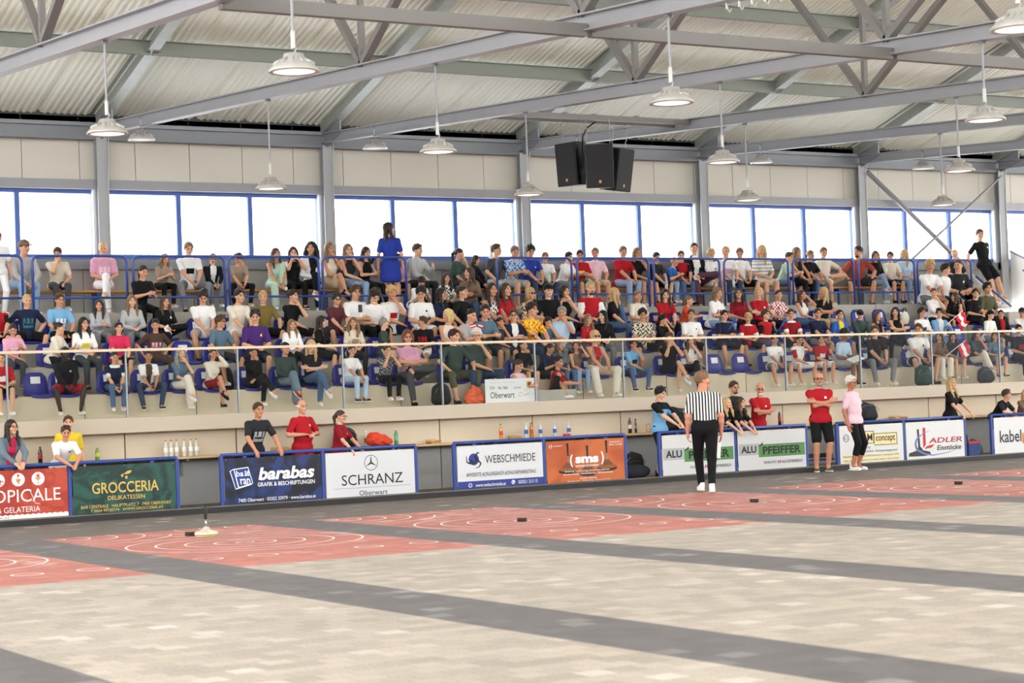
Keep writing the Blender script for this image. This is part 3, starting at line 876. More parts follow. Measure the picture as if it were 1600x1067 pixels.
def top_mesh(key, J, fem, fat, style, pat, h, tuck=False):
    key = key + (style, pat, tuck)
    if key in CLOTH: return CLOTH[key]
    g = .012 if style != 'V' else .008
    T = torso(J, fem, fat, g)
    if style == 'V': T = T[:3] + [p for p in T[3:] if p[0] == 'e']; T += [C(J['P'] + J['u'] * .3, J['S', s] * .6 + (J['P'] + J['u'] * .44) * .4, .08, .032, .03) for s in (-1, 1)]
    if not tuck: T.append(EL(J['P'] - J['u'] * .03, V3(.181, .144, .105) + g, frame3(J), .05))
    for s in (-1, 1):
        S, E, W = J['S', s], J['E', s], J['W', s]
        if style == 'T': T.append(C(S, S + (E - S) * .72, .058, .058, .03))
        elif style in 'LJ':
            T += [C(S, E, .06, .05, .03), C(E, E + (W - E) * .93, .05, .037, .02)]
    if style == 'J' or style == 'H':
        T.append(C(J['neck'] + J['w'] * -.05, J['neck'] + J['w'] * .0, .065, .055, .04))
    if style == 'H':
        for s in (-1, 1):
            S, E, W = J['S', s], J['E', s], J['W', s]
            T += [C(S, E, .064, .055, .03), C(E, E + (W - E) * .93, .054, .042, .02)]
    if style == 'D':
        for s in (-1, 1):
            S, E = J['S', s], J['E', s]
            T.append(C(S, S + (E - S) * .7, .058, .056, .03))
        z = J['P']
        T += [EL(z + V3(0, 0, -.12 - .06 * i), V3(.185 + .006 * i, .15, .1), k=.05) for i in range(4)]
    lo = J['P'] - J['u'] * ((-.07 if tuck else .085) if style != 'D' else .36)
    def cut(D, X, Y, Z):
        return np.maximum(D, -((X - lo[0]) * J['u'][0] + (Y - lo[1]) * J['u'][1] + (Z - lo[2]) * J['u'][2]))
    V, F = surf(T, h, cut)
    c = V[F].mean(1); q = c - J['P']
    qx = q[:, 0]; qf = q @ J['w']; qu = q @ J['u']; front = qf > .03
    mi = np.zeros(len(F), int)
    arm = np.zeros(len(F), bool)
    for s in (-1, 1):
        for a, b, t0 in ((J['S', s], J['E', s], .12), (J['E', s], J['W', s], 0)):
            d = b - a; t = ((c - a) @ d) / (d @ d)
            dist = np.linalg.norm(c - a - np.clip(t, 0, 1)[:, None] * d, axis=1)
            arm |= (dist < .075) & (t > t0) & (np.abs(qx) > .12)
    if pat == '*': mi[front & (np.abs(qx - .075) < .02) & (np.abs(qu - .345) < .018) & ~arm] = 1
    elif pat == '#':
        m = front & (np.abs(qx) < .095) & (qu > .15) & (qu < .33) & ~arm
        mi[m] = 1; mi[m & (qu > .2) & (qu < .235) & (np.abs(qx) < .08)] = 0; mi[m & (np.abs(np.abs(qx) - .04) < .012) & (qu > .25)] = 0
    elif pat == '@': mi[front & (np.abs(qx) < .075) & (qu > .2) & (qu < .31) & ~arm] = 1
    elif pat == '~': mi[arm] = 1
    elif pat == '|': mi[front & (np.abs(qx) < .05 + .02 * (qu > .3)) & (qu > .02) & ~arm] = 1
    elif pat == '=': mi[(np.floor(qu / .035) % 2 == 0)] = 1
    elif pat == '%': mi[((np.floor(qx / .045) + np.floor(qu / .045) + np.floor(qf / .06)) % 2 == 0)] = 1
    elif pat == '&':
        r = np.sin(qx * 60 + 3 * np.sin(qu * 40)) + np.sin(qu * 70 + 3 * np.sin(qx * 50 + qf * 30)); mi[r > .35] = 1
    elif pat == '^': mi[(qu > .36) | (arm & (qu > .3))] = 1
    elif pat == 'o':
        mi[(qu > .46) & (np.abs(qx) < .11)] = 1
        for s in (-1, 1):
            d = J['E', s] - J['S', s]; t = ((c - J['S', s]) @ d) / (d @ d); mi[arm & (t > .62)] = 1
    nm = {'V': 'tank_top', 'T': 'shirt', 'L': 'shirt', 'J': 'jacket', 'H': 'hoodie', 'D': 'dress'}[style]
    me = npmesh(nm, V, F, [None, None], mi)
    CLOTH[key] = me
    return me
def bottom_mesh(key, J, fem, fat, style, h, tuck=False):
    key = key + ('B', style, tuck)
    if key in CLOTH: return CLOTH[key]
    g = .012
    T = [EL(J['P'] - J['u'] * .005, V3(.162 * (1 + .05 * fat), .12, .105) + g, frame3(J), .05)]
    if tuck: T.append(EL(J['P'] + J['u'] * .08, V3(.14 * (1 + .12 * fat), .103, .08) + g * .5, frame3(J), .05))
    cuts = []
    for s in (-1, 1):
        H, K, A = J['H', s], J['K', s], J['A', s]
        if style in 'LW':
            wd_ = .0 if style == 'L' else .025
            T += [C(H, K, .092 + .01 * fat, .066 + wd_ * .6, .035), C(K, K + (A - K) * .93, .066 + wd_ * .6, .05 + wd_, .02)]
        elif style == 'C': T += [C(H, K, .09, .062, .035), C(K, K + (A - K) * .45, .062, .058, .02)]
        elif style == 'S': T += [C(H, H + (K - H) * .85, .094 + .01 * fat, .083, .035)]
        elif style == 'K': T += [C(H, H + (K - H) * .7, .095, .085, .05)]
    if style == 'K': T.append(C((J['H', 1] + J['H', -1]) / 2, (J['H', 1] + J['H', -1]) / 2 * .35 + (J['K', 1] + J['K', -1]) / 2 * .65, .09, .08, .04))
    V, F = surf(T, h)
    nm = {'L': 'trousers', 'W': 'trousers', 'C': 'leggings', 'S': 'shorts', 'K': 'skirt'}[style]
    me = npmesh(nm, V, F, [None]); CLOTH[key] = me
    return me

PAL = dict(**{'or': 'd8532e', 'rt': 'a2483c'}, bk='17171a', dk='2b2c30', dg='46474a', gy='7d7e82', lg='b3b3b3', wh='efeeec', of='e2d9c8', nv='1f2740', bl='2f62ad', rb='2b3f9a', lb='79aed6', pb='b8cfe6', je='4f6788', lj='8ea6c4', dj='34435c',
           rd='ae1d27', dr='8c1a24', pk='d9a0b8', lp='ecc8d4', ho='d2335a', pu='4a2d6e', mg='b9d2bd', gn='2f6b45', dgn='3a4a44', ol='7a6a35', kh='57563f', ye='e6c93a', be='cdb792', sd='d8cbb5', ta='a08b78', tn='7c6553', br='4d3a30', ws='5a3a4a', bg='5d3038', te='3f6f78', gb='5a7284', sl='6f7f8c',
           hbk='15120f', hdb='2c2019', hbr='4a3524', hlb='7d6145', hbl='c0a06c', hyb='d8c083', hgr='8c8a86', hwh='dedbd6', hrd='6e3b24', hdr='3d1c20')
SKIN = ['d9a685', 'd19b7b', 'dfb092', 'c99272', 'd6a182']
def fab(c): return mat('fabric_' + c, PAL[c], .85, 0, .1, 16, bump=.06, spec=.2)
def hairm(c): return mat('hair_' + c, PAL['h' + c], .55, 0, .25, 40)
def skinm(h): return mat('skin_' + h, h, .5, 0, .05, 12, spec=.35)
M_EYE = mat('eye_dark', '2a1f1b', .3)
M_LIP = {}
def setm(o, i, m):
    s = o.material_slots[i]; s.link = 'OBJECT'; s.material = m
NP = [0]
def person(label, gen, hair, top, bot, legs, arms, lean, turn, nod, yaw=0, acc='', skin=None, X=None, Y=0, Z=0, seath=.45, px=None, scale=None, stand=False, shoes='wh', hero=False, roll=0, group=None, tuck=False):
    """gen: m f M(heavy man) ; px = image point of the head centre used to choose place and size"""
    fem = 1 if gen in 'fF' else 0
    fat = {'M': 1.0, 'F': .6, 'N': .5}.get(gen, 0)
    mirror = legs.isupper()
    L = legs.lower(); lean = int(lean)
    hb = .011 if hero else .0165
    hc = .0125 if hero else .0165
    sh = round(seath / .05) * .05
    key = (stand, L, arms, lean, sh, fem, fat, mirror, hero)
    J = skeleton(stand, L, arms, lean, sh, fem, mirror)
    cy, sy = math.cos(math.radians(yaw)), math.sin(math.radians(yaw))
    hd = J['head']
    hx, hy, hz = hd[0] * cy - hd[1] * sy, hd[0] * sy + hd[1] * cy, hd[2]
    s = 1.0
    if px:
        for _ in range(4):
            p = onY(px[0], px[1], Y + s * hy)
            s = (p[2] - Z) / hz if scale is None else scale
            s = min(1.13, max(.78, s)); X = p[0] - s * hx
    o = thing('person', label, 'person', (X, Y, Z), group, math.radians(yaw), s)
    NP[0] += 1
    rr = random.Random(NP[0])
    skin = skin or rr.choice(SKIN)
    sk = skinm(skin)
    hs, hcol = hair.split('.') if '.' in hair else (hair, 'br')
    # head orientation
    Rh = (Matrix.Rotation(math.radians(turn), 3, 'Z') @ Matrix.Rotation(math.radians(nod), 3, 'X') @ Matrix.Rotation(math.radians(roll), 3, 'Y'))
    Rn = np.array(Rh)
    bv, bf = body_arrays(key, J, fem, fat, .006 if hero else .0085, hb)
    hv, hf, hm = head_shape(fem, .0055 if hero else .0075)
    hv2 = hv @ Rn.T + hd
    me = npmesh('body', np.concatenate([bv, hv2]), np.concatenate([bf, hf + len(bv)]),
                [sk, M_EYE, hairm(hcol if hs not in 'xC' else 'br'), mat('lips_' + skin, '%02x%02x%02x' % tuple(int(int(skin[i:i + 2], 16) * f) for i, f in ((0, .82), (2, .62), (4, .62))), .45)],
                np.r_[np.zeros(len(bf)), hm])
    link('body', me, o)
    MH = Matrix.Translation(Vector(hd)) @ Rh.to_4x4()
    def onhead(me, m, nm):
        q = link(nm, me, o); q.matrix_local = MH; setm(q, 0, m); return q
    if hs != 'C': onhead(hair_shape(hs), hairm(hcol), 'hair')
    else: onhead(hair_shape('s'), hairm('br'), 'hair')
    for a in acc.split('+'):
        if not a: continue
        a, _, c = a.partition(':')
        if a == 'cap': onhead(acc_mesh('cap'), fab(c or 'bk'), 'cap')
        elif a == 'glasses': onhead(acc_mesh('glasses'), M_BLACK, 'glasses')
        elif a == 'sun': onhead(acc_mesh('sun'), M_BLACK, 'sunglasses')
        elif a == 'sunup':
            q = onhead(acc_mesh('sun'), M_BLACK, 'sunglasses'); q.matrix_local = MH @ Matrix.Translation((0, .02, .085)) @ Matrix.Rotation(math.radians(-25), 4, 'X')
        elif a == 'beard': onhead(acc_mesh('beard'), hairm(c or 'br'), 'beard')
        elif a == 'tache': onhead(acc_mesh('tache'), hairm(c or 'br'), 'moustache')
    # clothes
    st = top[0]; c1 = top[1:]; pat = ''; c2 = 'wh'
    for ch in '*#@~|=%&^o':
        if ch == 'o':
            if 'o+' in c1: c1, c2 = c1.split('o+'); pat = 'o'
        elif ch in c1: c1, c2 = c1.split(ch); pat = ch; break
    tm = top_mesh(key, J, fem, fat, st, pat, hc, tuck)
    t = link(tm.name.split('.')[0], tm, o)
    setm(t, 0, fab(c1)); setm(t, 1, fab(c2))
    if bot:
        bm_ = bottom_mesh(key, J, fem, fat, bot[0], hc, tuck or top[0] == 'V')
        b = link(bm_.name.split('.')[0], bm_, o); setm(b, 0, fab(bot[1:]))
    for q in (-1, 1):
        e = link('shoe', SHOE, o)
        A = J['A', q]; K = J['K', q]; d = unit(A - K)
        tilt = 0
        if A[2] > (.1 if stand else -sh + .13): tilt = math.atan2(-d[1], -d[2]) * .6 + .25
        e.matrix_local = Matrix.Translation(Vector(A)) @ Matrix.Rotation(math.radians(8 * q), 4, 'Z') @ Matrix.Rotation(tilt, 4, 'X')
        setm(e, 0, fab(shoes)); setm(e, 1, fab('wh' if shoes != 'bk' else 'dk'))
    return o, J, s
# ------------------------------------------------------------------ the crowd: row, head x, head y, build, hair, top, bottom, legs, arms, lean, turn, nod, yaw, extras ; description
ROWS = {'1': (30.42, 1.86, .42, 'in the front row'), '2': (31.27, 2.35, .5, 'in the second row'),
        '3': (32.12, 2.78, .47, 'in the third row'), 'B': (33.62, 3.72, .45, 'on the window bench'),
        'E': (32.7, 3.27, .5, 'on the platform edge'), 'G': (30.08, 1.46, 0, 'on the floor behind the glass')}
CROWD = '''
B 38 387 m s.br Llg Llj n d 28 35 5 10 cap:tn;person in brown cap, grey checked overshirt and blue jeans, leaning forward
B 90 396 m s.br Tsd Ldg n C 15 -10 25 0;person in beige T-shirt and dark trousers, hand covering mouth
B 161 389 N n.bl Tpk#lp Lwh x l 5 5 5 0;person in pink T-shirt and white trousers, black jacket round the waist
E 224 425 f p.dk Tbk Lbk n k 22 25 15 10;person in black T-shirt crouched below the railing, elbows on knees
B 258 410 f l.lb Tta Lbk n k 28 30 25 10;person in tan top with elbows on knees, looking down right
B 295 389 m s.lb Twh@bk Lgy w d 10 15 15 0;person in white T-shirt with black chest patch and grey jeans
B 333 408 m s.lb Jbk|wh Lgy n d 25 15 55 0;person in open black jacket over white shirt, head bowed
B 373 405 m m.db Tta Lbk w d 22 -50 25 0;person in taupe T-shirt and black trousers, looking down left
B 431 397 f l.br Vmg Wmg u d 20 35 5 0;person in mint-green outfit with one foot drawn up
B 458 395 f l.db Vbk Lbk n f 8 10 5 0;person in black top holding both hands to the face
B 488 388 f w.bk Jwh|bk Lbk x l 5 -5 5 0;person in black vest over white long sleeves, legs crossed
B 517 389 f l.lb Vof Kbe x c 5 30 5 20;person in white top and beige skirt, hand at mouth
B 543 391 f l.lb Vdk Llj n c 8 20 5 20;person in dark sleeveless top and blue jeans, hand at mouth
B 569 395 f l.db Vbk Lbk f p 10 30 15 25;person in black holding up a phone beside the blue dress
B 626 412 f l.db Tpk Sdk n l 10 0 10 0;person in pink top mostly hidden behind the blue dress
B 649 391 m s.br Hlg Ldk n q 12 55 5 25;person in light grey hoodie and dark trousers, looking right
B 718 397 f p.db Tdgn Ldk n c 22 60 10 50;person in dark green T-shirt leaning right, hand at mouth
B 744 408 f b.db Hbk Lbk w d 25 45 10 40;person in black hoodie bending to the right beside the aisle
B 776 391 m s.br Tdg Llg w h 12 60 0 25;person in charcoal T-shirt at the rail end, turned right
B 804 394 m s.lb Tpb&bl Slg n k 18 25 20 10;person in blue and red patterned T-shirt and grey shorts
B 829 393 m c.bk Trb*wh Ldj n d 12 20 20 10;person in royal blue T-shirt with small white badge
B 852 402 m s.lb Twh Ldj n d 12 10 15 0;small person in plain white T-shirt holding a green bottle
B 889 402 m s.dk Twh Lgy w k 25 40 15 30;person in white shirt leaning far forward near the rail gap
B 906 399 m s.db Trd@ye Sgn n p 10 10 15 0;person in red jersey with yellow lettering
B 930 396 m s.lb Tlp*pk Sbe n h 8 -5 10 0;person in pale pink T-shirt and beige shorts
B 975 394 m s.lb Trd Llj n d 12 20 15 15;person in plain red T-shirt and pale blue jeans
B 994 396 f l.lb Tbk Sgy n c 10 30 10 15;person in black top, grey shorts and white socks
B 1027 402 m s.db Tdk Sbk w d 20 25 20 20;person in dark T-shirt and black shorts, bottle between knees
B 1053 411 m s.bl Tbl Llj n k 33 45 5 30;person in blue T-shirt and jeans bending far forward
B 1065 400 m s.br Zrd~bk Lje n d 10 10 10 0;person in red jersey with black sleeves, jeans
B 1084 389 f p.db Jbk|wh Lws k l 5 15 0 0;person in black vest, white top and plum trousers, legs crossed
B 1111 398 m m.bl Twh*bk Swh n d 15 20 15 10;person in white jersey and white shorts
B 1134 394 m s.bl Twh@pk Ldj n d 8 -10 5 0;person in white T-shirt with pink print
B 1156 396 m s.lb Twh Sbk w d 10 0 25 0;person in white T-shirt and black shorts holding a bottle low
B 1190 392 f l.bl Twh=lg Ksd n l 5 -10 5 0;person in striped white top and pale skirt
B 1234 402 m s.br Tmg Sje w k 25 50 15 40;person in pale green T-shirt and denim shorts, turned right
B 1247 395 f l.lb Vbk Lbk n d 12 50 5 20;person in black sleeveless top and black striped trousers
B 1264 399 f p.lb Tbk Lje n d 15 40 15 20;person in black T-shirt and jeans, hands hanging right
B 1287 395 m s.lb Tof Sbe k h 5 20 10 10;person in cream shirt and beige shorts, ankle on knee
B 1341 394 m s.db Trt Sdk w h 20 -30 5 -15 beard:db;person in rust-red T-shirt and dark shorts, leaning left
B 1368 400 f l.br Tbk Llj x l 12 15 10 15;person in black T-shirt and light jeans between rail posts
B 1391 401 m s.br Tof Snv n h 8 -5 10 0;person in off-white T-shirt and navy shorts
B 1413 398 f l.bl Tpb Llj n l 5 -20 5 0;person in light blue shirt and pale jeans
E 1453 412 m m.bl Twh Sgy n d 15 25 10 10;person in white T-shirt and grey shorts at the rail's right end
E 1478 421 m m.dk Twh Lnv n s 8 55 5 30;person in white T-shirt and navy trousers, facing right
E 1497 412 m z.br Tdk*wh Sbk k l 10 -15 5 0;person in black T-shirt and black shorts, ankle on knee
B 1492 398 f n.bl Tdk Lbk n l 0 20 0 0;person in dark top seated behind the right-hand rail
3 -5 476 m s.br Zrd~bk Sbk n d 5 10 5 0;person in red and black jersey at the left edge
3 42 470 m z.bl Tnv#te Sbk w s 5 20 8 0;person in navy T-shirt with multicoloured print, hands on hips
3 93 469 m s.br Tlb#wh Sbk n h 10 25 10 10;person in sky-blue T-shirt with black and white print
3 155 478 f l.db Hlg Lgy n k 15 -5 0 0;person in pale grey hoodie with open mouth
3 206 471 f l.lb Llg Lgy n l 10 15 5 0;person in light grey sweater and grey joggers
3 258 472 f l.br Tbk*wh Lbk k l 8 25 5 15;person in black T-shirt and black trousers, legs crossed
3 317 464 m m.db Twh Slg w d 15 10 35 0;person in white T-shirt and pale shorts, head bowed
3 374 463 m s.db Tof Swh w d 18 35 5 15;person in cream polo shirt and white shorts
3 411 465 m s.bl Tol Sbk w h 5 0 5 0;person in olive-green T-shirt and black shorts
3 458 463 m s.db Tbk Sbk w c 12 45 5 30;person in black T-shirt with fist at the mouth
3 526 468 m m.db Tbg Sdk w d 15 20 10 10 glasses;person in burgundy T-shirt and glasses
3 562 457 m m.br Twh Lbk n p 12 20 12 15;person in white T-shirt holding a dark bottle
3 580 462 m m.db Twh Lbk n l 30 20 45 0;person with bowed head half hidden behind the bottle holder
3 612 458 m c.bl Twh@rd Snv w c 10 20 5 10;person in white T-shirt with red print, hand at mouth
3 658 459 m c.bk Twh*bk Swh n l 12 0 22 0;person in white sports T-shirt with small black mark
E 659 440 m s.db Twh Sbk n k 38 10 60 15;person in white T-shirt folded forward on the aisle steps
3 690 460 f l.db Tnv Lnv n l 8 55 0 30;person in navy top with back half turned
E 698 443 f w.db Twh&bk Lbk n l 15 20 0 10;person in black and white patterned top on the aisle
E 733 427 f l.br Ltn Lje n p 12 -45 0 -20;person in brown cardigan looking left on the aisle
3 723 457 f n.db Tbk*wh Snv w h 15 50 0 35;person in black T-shirt with white mark, arms forward
3 773 453 f l.db Vwh&bk Lbk n d 15 25 0 25;person in black and white vest top leaning right
3 786 453 f l.br Trd Lbe n l 8 40 0 25;person in red jacket half hidden behind the vest top
3 830 459 f b.bl Tbe&bk Lbk n l 5 30 0 10 sun;person in black and gold patterned top and sunglasses
3 862 454 m s.db Tbk Lbk n l 15 20 5 0 cap:bk;person in black half hidden behind the sleeveless black top
3 877 456 f b.db Vbk Lbk n c 8 40 0 20;person in black sleeveless top, chin on hand
3 923 451 m s.bl Trd~wh Lje n l 12 20 5 0 beard:br;person in red jersey with white sleeve panels
3 961 459 f l.bl Tbk Lje u h 12 55 0 45;person in black T-shirt and jeans, knee drawn up
3 997 463 f n.lb Tof Lgy n l 8 20 5 10;person in cream T-shirt behind the patterned shirt
3 1040 461 f l.db Trd Lbk n d 18 10 12 0;person in large red jersey leaning forward, arms hanging
3 1077 470 f p.lb Tor Llj u k 22 45 5 40;person in orange-red T-shirt hugging one knee
3 1121 458 f l.lb Twh#dr Llj n p 15 40 15 30;person in white T-shirt with red print and pale jeans
3 1154 460 f l.db Tdr Lbk n l 5 10 -15 0 glasses;person in dark red jersey and glasses, looking up
3 1186 458 f b.bl Trd*wh Sbk n x 8 0 5 0;person in red jersey with arms folded
3 1217 461 f n.db Trd%wh Snv n l 10 20 0 10;person in red and white chequered shirt
3 1253 461 f l.br Vwh Lje n t 5 40 0 20;person in white vest top with hands in the hair
3 1286 457 f l.bl Tbk Sbe n x 5 -35 -5 0;person in black top and beige shorts, looking left
3 1459 458 f p.rd Twh Lbk n c 5 10 5 10;person in white T-shirt smiling, hand raised to chin
3 1492 464 f l.br Tbk Sbk u l 12 -70 0 -20;person in black top seen from behind, knee drawn up
3 1524 459 m s.bk Tbk*gy Ldk n l 12 15 5 10;person in black polo shirt and dark trousers
3 1543 451 m m.bk Tkh Ldk n l 10 30 0 15;person in dark olive shirt looking right
2 20 516 f p.db Tpk@lp Ldg n q 15 5 20 0;person in mauve T-shirt raising one hand
2 93 513 f n.db Tof Lbk n q 18 60 5 50;person in white T-shirt turned right, finger raised
2 131 506 f l.bk Twh@ye Ldg n l 8 25 5 10;person in white T-shirt with gold butterfly print
2 186 515 m s.db Tho Sbk n h 10 15 5 5;person in bright pink T-shirt
2 243 508 f n.bk Tbr#pk Lbr w s 18 -5 10 0;person in brown T-shirt with white and orange lettering
2 345 503 m m.br Tgb Sdk w h 12 45 5 25 glasses;person in slate-blue T-shirt and glasses, turned right
2 399 495 m m.db Tpu*ye Sdk n l 10 0 15 0;person in purple T-shirt with yellow crest
2 456 508 f l.lb Hwh Lbk n l 10 25 5 10;person in white hoodie
2 503 503 f l.dk Tbk Sbk n l 8 60 5 40;person in black T-shirt in profile, facing right
2 552 505 f w.lb Tsd@ta Ldk n l 5 0 0 0;person in beige T-shirt with wavy loose hair
2 600 506 m s.gr Tdgn Sbe n l 5 75 -5 60;person in dark green T-shirt turned away to the right
2 660 503 m s.br Tbk#rd Swh n l 8 -70 -5 -30;person in black T-shirt with red and blue print, looking left
2 706 493 f b.hy Vof Lbk n q 5 -50 0 0;person in cream sleeveless top, looking left
2 743 493 m z.bk Tlg Sdk n k 22 45 15 20;person in pale grey T-shirt with small flags at the wrists
2 766 487 m s.db Tgb Sdk n k 18 10 15 10;person in blue-grey T-shirt with fringe over the eyes
2 770 506 f p.db Tdg Lta n c 12 30 5 25;person in charcoal T-shirt, hand at mouth
2 807 493 m s.br Tnv|wh Sdk n p 8 5 5 0 glasses;person in navy T-shirt with white lanyard and glasses
2 823 484 m m.db Tye&or Ldj n d 10 40 5 25;person in yellow and orange jersey
2 871 489 m s.gr Tpb Lgy n c 8 0 5 0;person in light blue shirt, hand over the mouth
2 859 513 m s.db Tgb Sdg n c 15 20 30 15;person in blue-grey T-shirt with head lowered, below the light blue shirt
2 920 499 f l.lb Trd Lje n l 8 30 0 20;person in scarlet top leaning to a friend in black
2 941 494 f l.bk Lbk Lgy n l 8 -25 5 -10;person in black long-sleeved top beside the scarlet top
2 1004 492 m c.bk Tsd&bk Sbk w l 8 15 12 0;person in black and cream patterned shirt
2 1036 503 m m.bk Tbk Sdk n c 12 60 5 35;person in black T-shirt facing right, hand at cheek
2 1080 492 m s.br Twh*rd Sbk n l 5 10 0 0;person in white jersey with red side panel
2 1132 493 m s.bk Tnv Sdk w p 12 25 5 10;person in navy T-shirt holding a blue clapper
2 1169 497 m m.bl Trdo+wh Sbk w l 10 5 12 0;person in red jersey with white collar, pale hair
2 1197 492 m c.br Zrd~bk Sje n l 8 40 0 20;person in red jersey with black sleeves
2 1236 491 m s.br Tdro+wh Sdk n h 5 15 5 0;person in dark red jersey with white trim
2 1278 490 m s.br Tnv Sgy n d 12 20 5 10;person in plain navy T-shirt, forearms on thighs
2 1312 492 m s.bk Tbl|ye Sbl n l 10 35 0 10;person in blue T-shirt with yellow lanyard
2 1344 492 m s.db Hdgn Lbk w d 12 15 18 0 cap:bk;person in dark olive hoodie and black cap
2 1371 497 f l.br Vbk Lbk n l 8 40 0 20;person in black strappy top in front of the empty seats
2 1399 488 f l.bk Vbk Lbk x x 0 0 0 0;person in black tank top with folded arms
2 1441 489 m c.db Twh@dg Llj k l 8 35 0 15;person in white T-shirt with black lettering
2 1468 490 m m.bk Jlb|wh Llj n q 8 0 0 0;person in light blue jacket waving a flag
2 1548 492 m s.db Twh Sgy n l 15 45 5 25 cap:bk;person in white T-shirt and black cap, turned right
2 1564 491 m s.db Jbk|rd Lbk n l 5 5 5 0;person in black jacket with red lapels
2 1597 488 m s.db Twh Lje n c 5 20 0 0 cap:nv+sun;person in white T-shirt, navy cap and sunglasses
1 2 562 m s.lb Trd@wh Sbk n l 8 0 10 0;person in red jersey with white crest, beside an empty seat
1 102 553 m s.bk Jbk*wh Srd w d 12 15 5 0 skin:3b281f;person in black track jacket with white stripes and red shorts
1 179 559 f p.db Tnvo+wh Lje n d 22 20 10 0;person in navy T-shirt with white trim and jeans
1 232 563 f n.dk Twh|br Ldj w d 20 10 5 0 skin:b98463;person in white and brown top with red lanyard
1 283 553 f w.gr Tgb Wof x c 12 20 5 20;person in slate T-shirt and wide pale jeans, chin on hand
1 333 553 f p.db Lof Kdr x t 10 15 5 20;person in cream sweater and shorts, hand at the cheek
1 396 551 f p.bk Lbk Lbk X c 12 15 10 15;person in black sweater and black leggings, cheek on hand
1 446 545 m s.bk Ldgn Wsl x l 5 25 0 15 shoes:rd;person in dark green sweatshirt, grey trousers and red shoes
1 486 541 f l.bl Tbk Lje X x 5 -5 5 0;person in black T-shirt and jeans, wrist strapped
1 550 548 f p.db Twh Lpb n d 15 15 5 20;person in white top with pale blue jacket over the lap
1 606 551 m s.br Tdg&lg Lbk n f 20 20 0 10;person in grey patterned jersey with both hands on the face
1 637 527 F b.rd Tpk Ldg k x 5 10 5 5 glasses;person in pink T-shirt and glasses with folded arms
1 710 526 F s.dr Tdgn Ckh w h 10 50 5 10 shoes:bk;person in dark green T-shirt and patterned cropped trousers
1 745 524 F s.wh Tdgn Ldj w c 8 5 5 5 glasses;person in grey-green T-shirt with black glasses, hands at the mouth
1 818 540 f p.bk Tbk Skh n l 12 30 0 15;person in plain black T-shirt and khaki shorts behind the white sign
G 811 571 f p.br Tlp Spk g k 15 40 20 30;person in pale pink T-shirt crouching behind the white sign
1 866 541 f l.lb Tgb Lje n l 10 40 0 20;person with long loose hair half hidden behind others
1 873 551 f p.db Tnv Sdk n k 32 40 20 30;person in navy top bending forward beside the red T-shirt
G 873 566 m s.db Tdr Sbk g k 12 30 5 55;person in red T-shirt crouching in profile
1 897 541 f l.br Vtn Llj n t 15 -10 10 5;person in brown vest top and jeans, hand at the temple
1 930 526 f b.bl Vta|rd Wof w d 8 25 0 10 sun;person in beige tank top with red and white scarf
1 990 538 m c.db Tlb@dk Lje w c 15 20 8 10;person in light blue jersey and jeans, chin on hand
1 1046 530 m m.br Tbk Sbk X f 10 10 0 0;person in black T-shirt and black shorts, both hands at the mouth
1 1080 533 f l.br Vwh Lbk x c 5 5 0 0;person in white top and black trousers, arms across the chest
1 1210 531 m s.bk Twh*bk Sgy w d 10 20 5 5;person in white T-shirt and grey shorts beside empty seats
1 1249 531 m s.bk Twh~rd Swh w t 15 25 20 10;person in white jersey with red sleeves, hand on the forehead
1 1283 532 m m.bk Trd@wh Swh n q 8 15 0 0;person in red T-shirt with white print and white shorts
1 1320 523 m c.bk Tpb Slg n l 18 50 15 30 skin:8a5e44;person in pale blue T-shirt holding a white clipboard
1 1367 518 m s.br Tbk*rd Lgy w d 10 10 5 0 skin:d49f80;person in black T-shirt and grey jeans, hands hanging
1 1435 515 m s.br Twh*bk Sbk w d 15 -5 5 0;person in white T-shirt and black shorts above a green backpack
1 1468 526 f l.br Ttn Wof n l 15 -20 15 0;person in brown top and cream trousers
1 1489 527 f l.bk Tdk Sgy n q 12 10 15 0;person in dark top and grey shorts holding the lower flag
1 1526 522 f l.db Tdg Wof x c 12 40 15 15;person in charcoal T-shirt and white trousers, legs crossed
1 1555 532 f l.db Tgb Sgy n l 15 5 15 0;person in slate-blue top leaning forward near the right edge
1 1592 515 f n.bk Tbk@dr Lbk n l 5 20 5 0;person in black T-shirt with dark red print at the right edge
'''
HAIRFIX = {'dk': 'db', 'hy': 'yb'}
SHORT = []
for ln in CROWD.strip().split('\n'):
    spec, desc = ln.split(';')
    f = spec.split()
    row, px, py, gen, hair, top, bot, legs, arms, lean, turn, nod, yaw = f[:13]
    ex = f[13] if len(f) > 13 else ''
    hs, hcol = hair.split('.'); hcol = HAIRFIX.get(hcol, hcol)
    if top[0] == 'Z': top = 'T' + top[1:]
    kw = {}
    acc = []
    for e in ex.split('+'):
        if e.startswith('skin:'): kw['skin'] = e[5:]
        elif e.startswith('shoes:'): kw['shoes'] = e[6:]
        elif e: acc.append(e)
    Y, Z, sh, place = ROWS[row]
    k = NP[0]
    if 'shoes' not in kw: kw['shoes'] = ('wh', 'of', 'wh', 'dk', 'wh', 'bk')[k % 6]
    p0 = onY(float(px), float(py), Y)
    th = math.degrees(math.atan2(p0[0], p0[1]))          # a figure facing the arena looks turned by this much from the viewpoint
    body = float(yaw) - .3 * th
    tl = max(-75, min(75, float(turn) - th - .6 * body)); turn = tl; yaw = body
    o, J, s = person(desc + ' ' + place, gen, hs + '.' + hcol, top, bot, legs, arms, lean, float(turn), float(nod), float(yaw), '+'.join(acc),
                     Y=Y, Z=Z, seath=sh, px=(float(px), float(py)), group='spectators ' + place, **kw)
    SHORT.append((row, o, desc, J, s))
